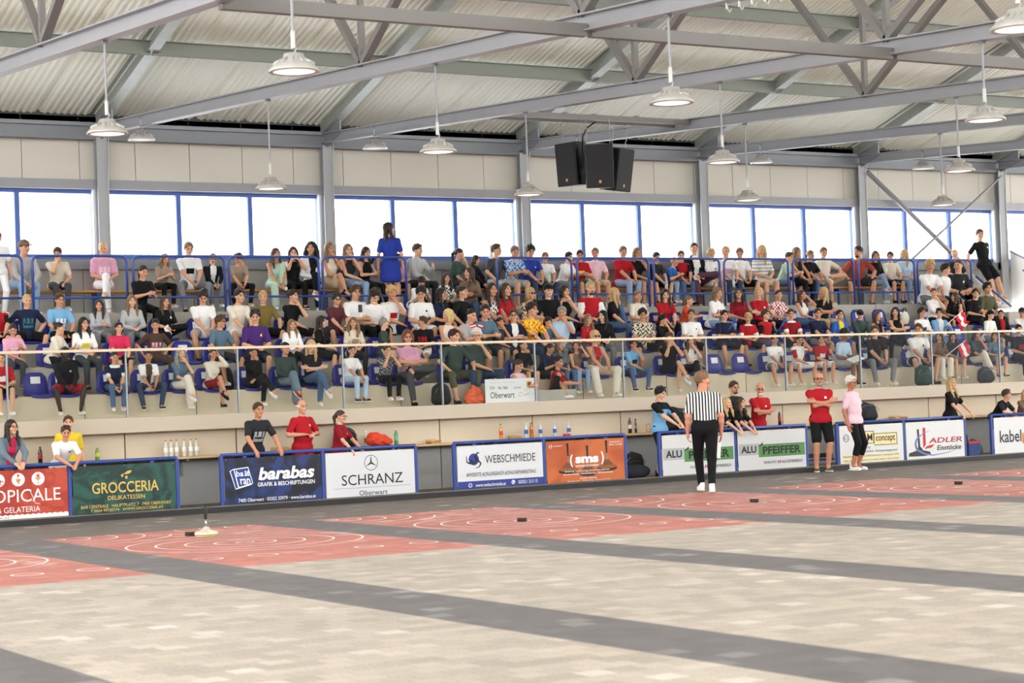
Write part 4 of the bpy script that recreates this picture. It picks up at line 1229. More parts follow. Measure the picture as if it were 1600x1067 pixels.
# neighbours in a row keep shoulder room
for row in ROWS:
    L_ = sorted([q for q in SHORT if q[0] == row], key=lambda q: q[1].location.x)
    for _ in range(12):
        for a_, b_ in zip(L_[:-1], L_[1:]):
            g_ = .37 - (b_[1].location.x - a_[1].location.x)
            if g_ > 0: a_[1].location.x -= g_ * .3; b_[1].location.x += g_ * .3

# ------------------------------------------------------------------ seats
M_SEAT = mat('blue_seat_plastic', '2c2f86', .3, 0, .06, 5)
def seat_meshes():
    prof = [(-.235, -.05), (-.225, -.012), (-.19, .0), (-.08, -.012), (.05, -.012), (.13, .0), (.175, .035), (.195, .1), (.21, .2), (.225, .3), (.235, .355), (.25, .37)]
    wid = [.38, .4, .42, .43, .43, .42, .41, .41, .40, .36, .26, .2]
    b = bmesh.new(); g = []
    for (y, z), w in zip(prof, wid):
        g.append([b.verts.new((w / 2 * u, y - .012 * (1 - u * u) * (1 if z > .05 else 0), z + (.02 * u * u if z < .05 else 0))) for u in (-1, -.66, -.33, 0, .33, .66, 1)])
    for i in range(len(g) - 1):
        for k in range(6): b.faces.new((g[i][k], g[i][k + 1], g[i + 1][k + 1], g[i + 1][k]))
    bmesh.ops.recalc_face_normals(b, faces=b.faces[:])
    bmesh.ops.solidify(b, geom=b.faces[:], thickness=.014)
    me = bpy.data.meshes.new('seat_shell'); b.to_mesh(me); b.free()
    me.materials.append(M_SEAT); me.polygons.foreach_set('use_smooth', [True] * len(me.polygons)); me.update()
    lp = MB().add([(-.08, .182, .19), (.08, .182, .19), (.08, .2, .3), (-.08, .2, .3), (-.08, .186, .19), (.08, .186, .19), (.08, .204, .3), (-.08, .204, .3)],
                  [(0, 1, 2, 3), (7, 6, 5, 4), (0, 4, 5, 1), (1, 5, 6, 2), (2, 6, 7, 3), (3, 7, 4, 0)])
    for z in (.225, .262): lp.add([(-.065, .184 + (z - .19) * .164, z), (.065, .184 + (z - .19) * .164, z), (.065, .184 + (z - .178) * .164, z + .016), (-.065, .184 + (z - .178) * .164, z + .016)], [(0, 1, 2, 3)], 1)
    lm = lp.mesh('label_plate', [M_WHITE, mat('grey_print', '6a6a70', .8)])
    bk = MB().box(-.16, .16, -.1, .1, -.03, -.012).box(-.02, .02, -.03, .03, -.04, -.02).mesh('bracket', [M_BLACK])
    return me, lm, bk
SEAT_M, LAB_M, BRK_M = seat_meshes()
def seat(X, Y, Z, lab, grp, full=True):
    o = thing('stadium_seat', lab, 'seat', (X, Y, Z), grp)
    link('seat_shell', SEAT_M, o); link('mounting_bracket', BRK_M, o)
    if full: link('label_plate', LAB_M, o)
used = {'1': [], '2': [], '3': []}
NMR = {'1': 'front row', '2': 'second row', '3': 'third row'}
for row, o, desc, J, s in SHORT:
    if row not in used: continue
    X = o.location.x
    if any(abs(X - q) < .46 for q in used[row]): continue
    used[row].append(X)
    Y, Z = ROWS[row][0], ROWS[row][1]
    d = desc.replace('person', 'the person', 1).split(' and ')[0].split(', ')[0]
    d = ' '.join(d.split()[:10])
    seat(X, Y + .02, Z - .012, 'blue plastic seat under ' + d + ', ' + NMR[row], 'blue seats of the ' + NMR[row])
EMPTY = [('1', 62, 603, 'empty blue seat with white label at the left, front row behind glass'), ('1', 1006, 577, 'empty blue seat right of the light blue jersey, front row'),
         ('1', 1127, 573, 'left of two empty blue seats near the striped referee, front row'), ('1', 1168, 571, 'right of two empty blue seats near the striped referee, front row'),
         ('1', 1408, 553, 'empty blue seat left of the green backpack, front row'),
         ('3', 1321, 503, 'leftmost empty blue seat with white label, third row'), ('3', 1352, 502, 'second empty blue seat from the left, behind the black cap, third row'),
         ('3', 1385, 502, 'third empty blue seat from the left, third row'), ('3', 1419, 502, 'empty blue seat holding a cream bag, third row'),
         ('2', 1508, 527, 'empty blue seat right of the waved flag, second row'), ('2', 293, 545, 'empty blue seat right of the brown T-shirt, second row'), ('2', 62, 560, 'empty blue seat between mauve and white T-shirts, second row')]
for row, px, py, lab in EMPTY:
    Y, Z = ROWS[row][0], ROWS[row][1]
    p = onY(px, py, Y)
    if any(abs(p[0] - q) < .4 for q in used[row]): continue
    used[row].append(p[0])
    seat(p[0], Y + .02, Z - .012, lab, 'blue seats of the ' + NMR[row])

# bench planks along the windows
for x0, x1, lab in ((9.6, 14.1, 'long wooden bench under the leftmost windows'), (14.3, 18.3, 'long wooden bench left of the aisle, under the windows'), (19.3, 24.0, 'long wooden bench right of the aisle, under the windows'),
                    (24.2, 28.6, 'long wooden bench under the windows at centre right'), (28.8, 33.2, 'long wooden bench under the braced windows')):
    b = thing('bench', lab, 'bench', (x0, 33.66, 3.27), 'wooden benches under the windows')
    MB().box(0, x1 - x0, -.17, .15, .4, .44).obj('plank', M_WOOD, b, bevel=.006)
    n = 3
    for i in range(n):
        x = .25 + (x1 - x0 - .5) * i / (n - 1)
        MB().box(x - .03, x + .03, -.15, .13, .34, .4).box(x - .02, x + .02, -.13, -.09, 0, .34).box(x - .02, x + .02, .08, .12, 0, .34).obj('leg', M_BLUE, b)

# railings on the platform edge
RAILS = [(8.4, 10.28, 'at the left edge'), (10.46, 12.15, 'in front of the pink T-shirt'), (12.27, 14.0, 'in front of the white T-shirt with black patch'), (14.09, 15.88, 'in front of the mint-green outfit'),
         (15.96, 17.72, 'in front of the blue dress'), (19.74, 21.49, 'right of the aisle'), (21.62, 23.38, 'in front of the pale pink T-shirt'), (23.51, 25.21, 'in front of the person bending in blue'),
         (25.33, 27.06, 'in front of the striped white top'), (27.19, 28.91, 'in front of the cream shirt'), (29.05, 30.7, 'in front of the light blue shirt'), (30.8, 32.45, 'at the right end')]
for x0, x1, d in RAILS:
    o = thing('railing', 'blue tubular steel railing section ' + d, 'railing', ((x0 + x1) / 2, 32.86, 3.27), 'blue railings of the platform')
    h = (x1 - x0) / 2; r = .12
    pts = [(-h, 0, -.05), (-h, 0, 1 - r)] + [(-h + r - r * math.cos(a), 0, 1 - r + r * math.sin(a)) for a in (.4, .8, 1.2)] + [(-h + r, 0, 1), (h - r, 0, 1)] + [(h - r + r * math.sin(a), 0, 1 - r + r * math.cos(a)) for a in (.4, .8, 1.2)] + [(h, 0, 1 - r), (h, 0, -.05)]
    MB().tube(pts, .024, 10).obj('tube_frame', M_BLUE, o, smooth=True)
    MB().tube([(-h, 0, .27), (h, 0, .27)], .02, 8).obj('lower_bar', M_BLUE, o, smooth=True)
o = thing('stair_rail', 'blue sloping handrail going down at the right end of the platform', 'railing', (32.5, 32.8, 3.27))
MB().tube([(.02, 0, .62), (.75, -.35, -.1)], .024, 8).obj('tube', M_BLUE, o, smooth=True)
# ------------------------------------------------------------------ advertising boards
YB = 28.4
def barrier(x0, xm, x1, lab):
    o = thing('barrier', lab, 'barrier', (x0, YB, 0), 'blue framed boards along the arena')
    w = x1 - x0
    MB().tube([(0, 0, .8), (w, 0, .8)], .028, 10).obj('top_rail', M_BLUE, o, smooth=True)
    for x in ([0, w] if xm is None else [0, xm - x0, w]):
        MB().box(x - .028, x + .028, -.028, .028, 0, .79).obj('post', M_BLUE, o, bevel=.006)
    for x in (.4, w - .4): MB().box(x - .03, x + .03, -.01, .02, .74, .78).obj('bracket', M_BLUE, o)
    MB().box(.03, w - .03, .0, .03, .0, .03).obj('bottom_rail', M_BLUE, o)
    return o
PW = {}
class Panel:
    """board between two posts; u,v in 0..1 from its upper left corner"""
    def __init__(s, bar, a, b, col, lab, m=None):
        s.x0 = a + .04; s.x1 = b - .04; s.z1 = .745; s.z0 = .028
        m = m or mat('sign_panel', col, .35, 0, .02, 2)
        s.o = MB().box(s.x0, s.x1, -.035, -.03, s.z0, s.z1).obj('sign_panel', m, bar)
        s.o['label'] = lab; s.n = 0
        sc_ = MB()
        for x in (s.x0 + .03, (s.x0 + s.x1) / 2, s.x1 - .03): sc_.box(x - .006, x + .006, -.038, -.034, s.z1 - .025, s.z1 - .013)
        sc_.obj('screw_heads', M_GALV, s.o)
    def X(s, u): return s.x0 + (s.x1 - s.x0) * u
    def Zv(s, v): return s.z1 - (s.z1 - s.z0) * v
    def t(s, st, u0, u1, v0, v1, col, bold=0, shear=0):
        s.n += 1
        text(s.o, 'lettering', st, (s.X(u0), s.X(u1), s.Zv(v1), s.Zv(v0)), -.0385 - s.n * .0002, mat('print_' + col, col, .5, 0, .02), bold, shear)
    def poly(s, pts, col, name='graphic', dy=0):
        s.n += 1
        y = -.036 - s.n * .00012 - dy
        MB().prism([(s.X(u), s.Zv(v)) for u, v in pts], y, y + .0006).obj(name, mat('print_' + col, col, .5, 0, .02), s.o)
    def rect(s, u0, u1, v0, v1, col, name='graphic'): s.poly([(u0, v0), (u1, v0), (u1, v1), (u0, v1)], col, name)
    def disc(s, u, v, r, col, name='graphic', n=28, sx=1, sz=1):
        c = (s.X(u), s.Zv(v)); s.n += 1; y = -.036 - s.n * .00012
        MB().prism([(c[0] + r * sx * math.cos(2 * math.pi * i / n), c[1] + r * sz * math.sin(2 * math.pi * i / n)) for i in range(n)], y, y + .0006).obj(name, mat('print_' + col, col, .5, 0, .02), s.o)
    def line(s, pts, w, col, name='graphic', closed=False):
        s.n += 1; y = -.0375 - s.n * .00012; mb = MB()
        q = [(s.X(u), s.Zv(v)) for u, v in pts]
        if closed: q.append(q[0])
        ww = w if isinstance(w, (list, tuple)) else [w] * len(q)
        for i in range(len(q) - 1):
            (a, b), (c, d) = q[i], q[i + 1]; L = math.hypot(c - a, d - b) or 1; nx, nz = -(d - b) / L / 2, (c - a) / L / 2
            w0, w1 = ww[i], ww[i + 1]
            mb.add([(a + nx * w0, y, b + nz * w0), (a - nx * w0, y, b - nz * w0), (c - nx * w1, y, d - nz * w1), (c + nx * w1, y, d + nz * w1)], [(0, 1, 2, 3)])
        mb.obj(name, mat('print_' + col, col, .5, 0, .02), s.o)
def mottled(name, a, b, scale, dist=2.0):
    m = bpy.data.materials.new(name); m.use_nodes = True; t = m.node_tree; p = t.nodes['Principled BSDF']
    co = nd(t, 'ShaderNodeTexCoord'); n = nd(t, 'ShaderNodeTexNoise'); n.inputs['Scale'].default_value = scale; n.inputs['Distortion'].default_value = dist; n.inputs['Detail'].default_value = 1.5
    r = nd(t, 'ShaderNodeValToRGB'); r.color_ramp.elements[0].position = .42; r.color_ramp.elements[1].position = .6
    r.color_ramp.elements[0].color = (*lin(a), 1); r.color_ramp.elements[1].color = (*lin(b), 1)
    t.links.new(co.outputs['Object'], n.inputs['Vector']); t.links.new(n.outputs[0], r.inputs[0]); t.links.new(r.outputs[0], p.inputs['Base Color'])
    p.inputs['Roughness'].default_value = .4
    return m

# 1: ice-cream parlour and delicatessen
b = barrier(7.77, 9.5, 11.2, 'blue framed board with the red ice-cream advert and green delicatessen advert')
p = Panel(b, 0, 1.73, 'c0412f', 'red orange advert panel with white TROPICALE lettering', mottled('red_panel', 'ab3423', 'c24a32', 3))
for i, u in enumerate((.2, .37, .55, .73)):
    if i == 0: continue
    p.disc(u - .0, .2, .098, 'f0ecea')
# cup, cone and sundae drawn in red
p.poly([(.335, .2), (.4, .2), (.388, .27), (.348, .27)], 'b5352a'); p.line([(.335, .285), (.405, .285)], .008, 'b5352a'); p.line([(.4, .21), (.418, .225), (.395, .25)], .008, 'b5352a')
p.poly([(.525, .19), (.575, .19), (.55, .3)], 'c9876a'); p.disc(.55, .15, .024, 'e8c9b8'); p.disc(.55, .115, .016, 'c8262c')
p.poly([(.70, .17), (.76, .17), (.74, .23), (.72, .23)], 'c9a08a'); p.disc(.73, .14, .025, 'd8584a'); p.line([(.73, .23), (.73, .29)], .007, 'c9a08a'); p.line([(.712, .295), (.748, .295)], .007, 'c9a08a')
p.t('TROPICALE', .12, .93, .4, .66, 'f3efec'); p.line([(.655, .45), (.70, .7), (.74, .72)], .008, 'f3efec')
p.t('CAFE & GELATERIA', .18, .74, .755, .87, 'f3efec')
zz = [(0, 1)] + [(i / 40, .905 if i % 2 else .925) for i in range(41)] + [(1, 1)]
p.poly(zz, 'eceaea'); p.t('tropicale.at', .17, .46, .945, .99, '4a2a2a')
p = Panel(b, 1.73, 3.43, '1e5446', 'dark green advert panel with gold GROCCERIA lettering', mottled('green_panel', '12332d', '1f5447', 2.2, 3))
p.t('GROCCERIA', .18, .83, .36, .59, 'd9b663', .012); p.t('DELIKATESSEN', .33, .69, .645, .735, 'd9b663', .006)
p.t('BAR CENTRALE   HAUPTPLATZ 7   7400 OBERWART', .07, .95, .82, .885, 'd9b663', .006); p.t('T 0664 99720774   WWW.GROCCERIA.AT', .16, .87, .91, .97, 'd9b663', .006)
p.disc(.475, .235, .022, 'd9b663', sx=.8); p.disc(.515, .275, .026, 'd9b663', sx=.7); p.poly([(.49, .2), (.53, .14), (.57, .13), (.555, .19), (.52, .21)], 'd9b663'); p.line([(.47, .22), (.5, .19), (.54, .16)], .008, 'd9b663')
# 2
b = barrier(11.93, 13.67, 15.36, 'blue framed board with the dark blue barabas advert and white SCHRANZ advert')
p = Panel(b, 0, 1.74, '15244f', 'dark blue advert panel with white barabas lettering', mottled('navy_panel', '0d1222', '1c346f', 1.6, 2))
p.poly([(.05, .27), (.09, .23), (.24, .2), (.285, .56), (.26, .6), (.105, .68)], 'eef0f4'); p.poly([(.06, .28), (.09, .245), (.13, .64), (.11, .665)], '2a3f86'); p.poly([(.1, .25), (.235, .22), (.277, .555), (.142, .63)], '27408e')
p.t('ba', .115, .19, .27, .4, 'eef0f4', .02); p.t('ran', .15, .26, .45, .58, 'eef0f4', .02, -.2); p.t('ae', .2, .25, .28, .4, 'eef0f4', .02)
p.disc(.175, .35, .012, 'c83232'); p.disc(.235, .37, .011, 'c83232'); p.disc(.2, .52, .012, 'c83232')
p.t('barabas', .34, .925, .23, .51, 'f2f3f5', .035, .2); p.t('GRAFIK & BESCHRIFTUNGEN', .33, .925, .555, .645, 'f2f3f5', .015); p.t('7400 Oberwart · 03352 33979 · www.barabas.at', .13, .93, .885, .96, 'f2f3f5', .006)
p = Panel(b, 1.74, 3.43, 'd9d9dd', 'white advert panel with black SCHRANZ lettering and ringed star')
R = .118; cx, cv = .505, .26; k = lambda a, r: (cx + r * math.cos(a) / (p.x1 - p.x0), cv - r * math.sin(a) / .7)
p.line([k(2 * math.pi * i / 40, R) for i in range(40)], .009, '3a3b40', closed=True)
for i in range(3):
    a = math.pi / 2 + i * 2 * math.pi / 3
    p.poly([k(a, R), k(a + 1.047, .018), k(0, 0), k(a - 1.047, .018)], '2c2d31')
p.t('SCHRANZ', .17, .86, .51, .745, '2a2a2e'); p.line([(.08, .81), (.95, .81)], .004, '4a4a4e'); p.t('Oberwart', .36, .68, .875, .985, '2a2a2e')
for u, v in ((.17, .51), (.17, .745)): pass
# 3
b = barrier(16.09, 17.85, 19.54, 'blue framed board with the white WEBSCHMIEDE advert and orange SMS advert')
p = Panel(b, 0, 1.76, 'dcdce0', 'white and blue advert panel with dark WEBSCHMIEDE lettering')
p.rect(0, 1, .825, 1, '2f3f8c'); p.disc(.19, .32, .1, '31408f')
p.line([(.105, .24), (.11, .38), (.15, .42), (.165, .33), (.185, .42), (.215, .38), (.21, .24), (.235, .16), (.26, .19)], [.012, .022, .026, .02, .026, .024, .022, .018, .006], '15161c')
p.line([(.24, .18), (.2, .26), (.24, .35), (.27, .42), (.25, .5), (.2, .53)], [.008, .022, .026, .024, .018, .006], '15161c')
p.t('WEBSCHMIEDE', .32, .91, .245, .43, '26262e'); p.t('#WEBSITE #ONLINESHOP #ONLINEMARKETING', .1, .91, .63, .73, '33333b')
p.t('www.webschmiede.at', .2, .55, .885, .965, 'e9ebf2', .006); p.t('03352 / 213 13', .7, .925, .87, .95, 'e9ebf2', .006); p.disc(.14, .92, .036, 'e9ebf2'); p.disc(.14, .92, .026, '5566a8'); p.disc(.64, .905, .036, 'e9ebf2'); p.line([(.625, .885), (.635, .92), (.655, .93)], .012, '2f3f8c')
p = Panel(b, 1.76, 3.45, 'c2571f', 'orange advert panel with white sms lettering over ice stock pictures', mottled('orange_panel', 'b34f1c', 'c9682e', 1.2, 1))
for u, v, r in ((.27, .7, .2), (.77, .68, .21), (.52, .78, .19)):
    p.disc(u, v + .035, r, '2e1a10', sx=1, sz=.24); p.disc(u, v - .01, r * .97, '9c5a2c', sx=1, sz=.2); p.poly([(u - .09, v - .04), (u - .02, v - .18), (u + .02, v - .18), (u + .09, v - .04)], '7d4a28')
    p.line([(u, v - .16), (u, v - .34)], .012, '8d8d90'); p.line([(u, v - .33), (u - .004, v - .64)], [.026, .05], '1f1512')
p.t('sms', .36, .66, .4, .56, 'f1efee', .05); p.t('(', .29, .33, .34, .64, 'f1efee', .04); p.t(')', .69, .73, .3, .62, 'f1efee', .04); p.t('SANIEREN RENOVIEREN', .36, .66, .6, .65, 'f1efee', .01)
p.t('Sanierung, Renovierung, Umbau, Wandbauten,', .22, .8, .72, .77, 'f1efee', .006); p.t('Hausbetreuung, Schneeräumung, Gartenarbeiten', .2, .84, .79, .84, 'f1efee', .006)
p.t('STANDORT OBERWART', .41, .63, .905, .945, 'f1efee', .004); p.t('Bauservice · Sanierung · Renovierung', .25, .8, .965, .995, 'f1efee', .003)
p.t('NOTRUF 24 / 7', .81, .97, .07, .11, 'f1efee', .006); p.t('06644 / 214 828', .8, .97, .13, .17, 'f1efee', .006); p.t('(-)', .03, .07, .07, .17, 'f1efee', .02); p.t('sms-group.at', .085, .2, .1, .14, 'f1efee', .004)
# 4
b = barrier(20.28, 21.97, 23.64, 'blue framed board with two white and green ALU PFEIFFER adverts')
for i, (a, c) in enumerate(((0, 1.69), (1.69, 3.36))):
    p = Panel(b, a, c, 'd6d5d6', 'white advert panel with ALU PFEIFFER on grey and green, ' + ('nearer the striped referee' if i == 0 else 'next to the man in red'))
    p.rect(.01, .31, .33, .62, 'b4b5b6'); p.poly([(.3, .36), (.36, .36), (.985, .36), (.985, .685), (.3, .685)], '568a4b'); p.poly([(.3, .41), (.365, .3), (.365, .36), (.31, .41)], '20252a')
    p.t('ALU', .045, .265, .385, .565, '1d1f22', .03); p.t('PFEIFFER', .36, .925, .42, .62, '16241a', .03); p.t('QUALITÄT', .37, .555, .775, .865, '26282c', .006); p.t('AUS ÖSTERREICH', .63, .94, .775, .865, '26282c', .006)
    for u in (.575, .6): p.poly([(u, .86), (u + .008, .79), (u + .022, .79), (u + .014, .86)], 'a3242c')
# 5
b = barrier(24.39, 26.06, 27.66, 'blue framed board with the RM concept advert and the ADLER ice stock advert')
p = Panel(b, 0, 1.67, 'dcdbd9', 'white and yellow advert panel with RM concept lettering')
p.disc(.1, .33, .075, '77787c'); p.disc(.1, .33, .06, 'dcdbd9'); p.t('KS', .065, .135, .28, .38, '55565a')
p.rect(.325, .535, .17, .5, '2a1d22'); p.rect(.335, .525, .187, .483, 'ead9a0'); p.t('RM', .355, .51, .235, .43, '451f2b', .008)
p.rect(.535, .905, .24, .56, '2a1d22'); p.rect(.54, .895, .257, .543, 'ead9a0'); p.t('concept', .565, .87, .3, .5, '2b1f24', .008)
p.t('Planung', .33, .47, .565, .64, '55555a'); p.t('Bauaufsicht · Energiemanagement', .33, .9, .67, .75, '55555a')
p.rect(.03, .93, .785, .86, 'ead9a0'); p.rect(.03, .93, .895, .97, 'ead9a0'); p.t('Bauplanung Kratky | A-7400 Oberwart | Schulgasse 17/5', .05, .91, .8, .845, '4f4a3c'); p.t('office@planungatnet.at | Mobil 0650 / 44 55 868', .05, .91, .91, .955, '4f4a3c')
p = Panel(b, 1.67, 3.27, 'dddcdc', 'white advert panel with red ADLER Eisstöcke lettering')
p.poly([(.03, .92), (.04, .83), (.17, .77), (.2, .68), (.25, .68), (.28, .77), (.4, .82), (.41, .9), (.3, .93)], '303133'); p.poly([(.185, .2), (.22, .19), (.235, .68), (.2, .68)], '2a2b2f')
p.poly([(.285, .17), (.33, .16), (.33, .62), (.285, .72)], 'c02a30'); p.poly([(.3, .74), (.35, .66), (.48, .62), (.43, .71)], 'c02a30')
p.line([(.42, .23), (.28, .33), (.18, .45), (.15, .6), (.18, .75), (.3, .87), (.45, .92), (.7, .87), (.9, .77)], [.004, .015, .035, .05, .05, .035, .02, .012, .003], '6a78b4')
p.t('ADLER', .38, .965, .45, .59, 'a8242a', .015, .15); p.t('Eisstöcke', .515, .94, .66, .795, '26262a', .015, .2)
# 6
b = barrier(28.4, 30.1, 31.8, 'blue framed board with the white kabelplus advert at the right edge')
p = Panel(b, 0, 1.7, 'dcdcde', 'white advert panel with dark kabel lettering')
p.t('kabel', .09, .46, .36, .7, '2a2c34', .012); p.rect(.475, .5, .45, .75, 'd8732c'); p.t('plus', .5, .8, .44, .76, 'd8732c', .012)
Panel(b, 1.7, 3.4, 'dcdcde', 'plain white panel beyond the picture edge')
# blue bench frame in the gap
o = thing('folding_frame', 'low blue metal frame lying behind the man in red and black', 'frame', (23.85, 28.75, .0))
MB().tube([(0, 0, .12), (.75, 0, .12)], .022, 8).tube([(0, 0, 0), (0, 0, .25)], .022, 8).obj('tube', M_BLUE, o); MB().box(.1, .7, -.03, .03, .16, .24).obj('pad', M_BLACK, o)

# ------------------------------------------------------------------ people around the arena
def fp(lab, gen, hair, top, bot, legs, arms, lean, turn, nod, yaw, px, Y, acc='', Z=0, free=False, **k):
    p0 = onY(px[0], px[1], Y); th = math.degrees(math.atan2(p0[0], p0[1]))
    if free: yaw -= th                                # given as seen from the arena
    turn = max(-78, min(78, turn - th * (0 if abs(yaw) > 100 else 1) - (yaw if not free else yaw + th) * .6))
    return person(lab, gen, hair, top, bot, legs, arms, lean, turn, nod, yaw, acc, X=None, Y=Y, Z=Z, px=px, stand=True, hero=True, **k)
fp('person in blue-grey hooded jacket over coral top, smiling on the left board', 'f', 'l.db', 'Jsl|ho', 'Ldk', 's', 'R', 28, 35, 0, 5, (18, 668), 28.72, 'glasses', skin='dca88a')
fp('person in white polo shirt with sunglasses on the head, leaning on the left board', 'm', 's.br', 'Twh*bl', 'Lje', 's', 'R', 32, 5, 15, 5, (103, 676), 28.74, 'sunup', skin='cf9478')
fp('person in yellow top standing close behind the white polo shirt', 'm', 's.br', 'Tye', 'Ldk', 's', 'a', 0, 0, 0, 0, (107, 668), 29.2, scale=.9)
fp('person in black T-shirt with grey print gripping the board with both hands', 'm', 's.br', 'Tdk#lg', 'Lbk', 'o', 'r', 18, 20, 0, 8, (404, 641), 28.72, skin='c98d6c')
fp('person in red polo shirt with round belly and moustache behind the boards', 'M', 'x.wh', 'Trd*wh', 'Lrd', 's', 'h', 2, 20, 0, 15, (472, 636), 28.82, 'tache:wh', skin='d39a80')
fp('person in red T-shirt and glasses with one hand on the board, facing right', 'f', 'p.br', 'Tdr*wh', 'Lrd', 's', 'r', 8, 45, 5, 40, (533, 651), 28.75, 'glasses', skin='dfa98d')
fp('person in light blue and black shirt and black shorts standing in the board gap', 'm', 'm.bk', 'Tlb^bk', 'Sbk', 's', 'R', 5, 45, 15, 18, (1032, 615), 28.72, skin='e0b194', shoes='bk')
REF, RJ, RS = fp('referee person in black and white striped shirt walking away with paper', 'M', 's.hlb'.replace('hlb', 'lb'), 'Twh', 'Lbk', 'v', 'i', 0, -25, 0, 187, (1098, 594), 23.49, skin='cf9274', free=True, tuck=True)
fp('person in dark top and glasses standing behind the two in black T-shirts', 'm', 's.br', 'Tdk', 'Ldk', 's', 'a', 0, 30, 5, 10, (1147, 606), 29.15, 'glasses+beard:br', skin='d39c7f')
fp('person in black printed T-shirt beside the referee, leaning on the board', 'f', 'l.bl', 'Tbk#lg', 'Lbk', 's', 'R', 25, 35, -5, 15, (1136, 630), 28.72, skin='e3b394')
fp('person in black printed T-shirt laughing next to the red polo shirt', 'f', 'l.br', 'Tbk#gb', 'Lbk', 's', 'R', 26, 45, 0, 15, (1158, 630), 28.72, skin='dca88a')
fp('person in red polo shirt with glasses and folded arms leaning behind the board', 'N', 'x.hwh'.replace('hwh', 'wh'), 'Trd*wh', 'Ldk', 's', 'x', 12, 5, 8, 0, (1188, 608), 28.8, 'glasses+beard:wh', skin='c98a6c')
MAN, MJ, MS = fp('person in red polo shirt and black shorts with folded arms in front of boards', 'N', 'x.hdb'.replace('hdb', 'db'), 'Trd*wh', 'Sbk', 's', 'x', -2, 45, 0, 15, (1279, 593), 26.74, 'glasses+beard:gr', skin='c98f72', shoes='kh', free=True)
WOM, WJ, WS = fp('person in pale pink T-shirt and black cropped leggings beside the red polo', 'F', 's.wh', 'Tlp', 'Cbk', 's', 'a', -3, 70, 0, 62, (1330, 598), 26.5, 'glasses', skin='b9795c', free=True)
fp('person in plain black T-shirt behind the ADLER board, both hands on rail', 'f', 'l.bl', 'Tbk', 'Lbk', 's', 'r', 5, 50, -5, 20, (1487, 600), 28.75, 'sunup', skin='dca88a')
fp('person in black sports jersey bending over the rail, head turned away right', 'm', 'm.br', 'Tbk~dk', 'Sbk', 's', 'R', 38, 60, 5, 15, (1573, 617), 28.85, skin='d9a184', shoes='bk')
fp('person in brown T-shirt with tattooed arm at the right edge', 'f', 'l.bl', 'Ttn', 'Lbk', 's', 'R', 20, -30, 0, 0, (1602, 622), 28.8, skin='d9a184')
fp('person standing in royal blue dress, seen from behind by the railing', 'f', 'l.db', 'Drb', None, 's', 'a', 0, 8, 0, 180, (608, 358), 33.15, Z=3.27, skin='dca88a', free=True)
fp('person standing in black T-shirt with white patch, leaning on the right column', 'm', 's.br', 'Tbk*wh', 'Sbk', 'a', 'b', -10, 20, 5, 5, (1531, 367), 33.6, Z=3.27, skin='dca88a')
fp('person in white shirt standing at the far left edge of the platform', 'm', 's.br', 'Twh', 'Lwh', 's', 'a', 0, 20, 0, 0, (-4, 372), 33.3, Z=3.27)
# vertical stripes of the referee shirt
def stripes():
    m = bpy.data.materials.new('striped_fabric'); m.use_nodes = True; t = m.node_tree; p = t.nodes['Principled BSDF']
    co = nd(t, 'ShaderNodeTexCoord'); sx = nd(t, 'ShaderNodeSeparateXYZ'); t.links.new(co.outputs['Object'], sx.inputs[0])
    a = nd(t, 'ShaderNodeMath', operation='MULTIPLY'); a.inputs[1].default_value = 24; t.links.new(sx.outputs[0], a.inputs[0])
    f = nd(t, 'ShaderNodeMath', operation='FRACT'); t.links.new(a.outputs[0], f.inputs[0])
    g = nd(t, 'ShaderNodeMath', operation='GREATER_THAN'); g.inputs[1].default_value = .5; t.links.new(f.outputs[0], g.inputs[0])
    mx = nd(t, 'ShaderNodeMix', data_type='RGBA'); mx.inputs[6].default_value = (*lin('efeeec'), 1); mx.inputs[7].default_value = (*lin('18181c'), 1)
    t.links.new(g.outputs[0], mx.inputs[0]); t.links.new(mx.outputs[2], p.inputs['Base Color']); p.inputs['Roughness'].default_value = .85
    return m
for ch in REF.children:
    if ch.name.startswith('shirt'):
        ms = stripes(); setm(ch, 0, ms); setm(ch, 1, ms); ch['label'] = 'black and white striped referee shirt'
# paper in the referee's hand
R3 = Matrix.Rotation(math.radians(185), 4, 'Z')
hp = REF.location + (R3 @ (Vector(RJ['W', -1]) * RS)); hq = REF.location + (R3 @ (Vector(RJ['W', 1]) * RS))
hh = max(hp, hq, key=lambda v: v.x)
MB().add([(-.06, 0, 0), (.12, .02, -.02), (.1, .03, -.3), (-.09, .0, -.27), (-.06, -.002, 0), (.12, .018, -.02), (.1, .028, -.3), (-.09, -.002, -.27)], [(0, 1, 2, 3), (7, 6, 5, 4), (0, 4, 5, 1), (1, 5, 6, 2), (2, 6, 7, 3), (3, 7, 4, 0)]).obj('x', M_WHITE)
pap = bpy.data.objects['x']; pap.name = 'paper_sheet'; pap.location = hh + Vector((-.02, .0, -.1)); tag(pap, 'white sheet of paper held in the referee\'s right hand', 'paper')

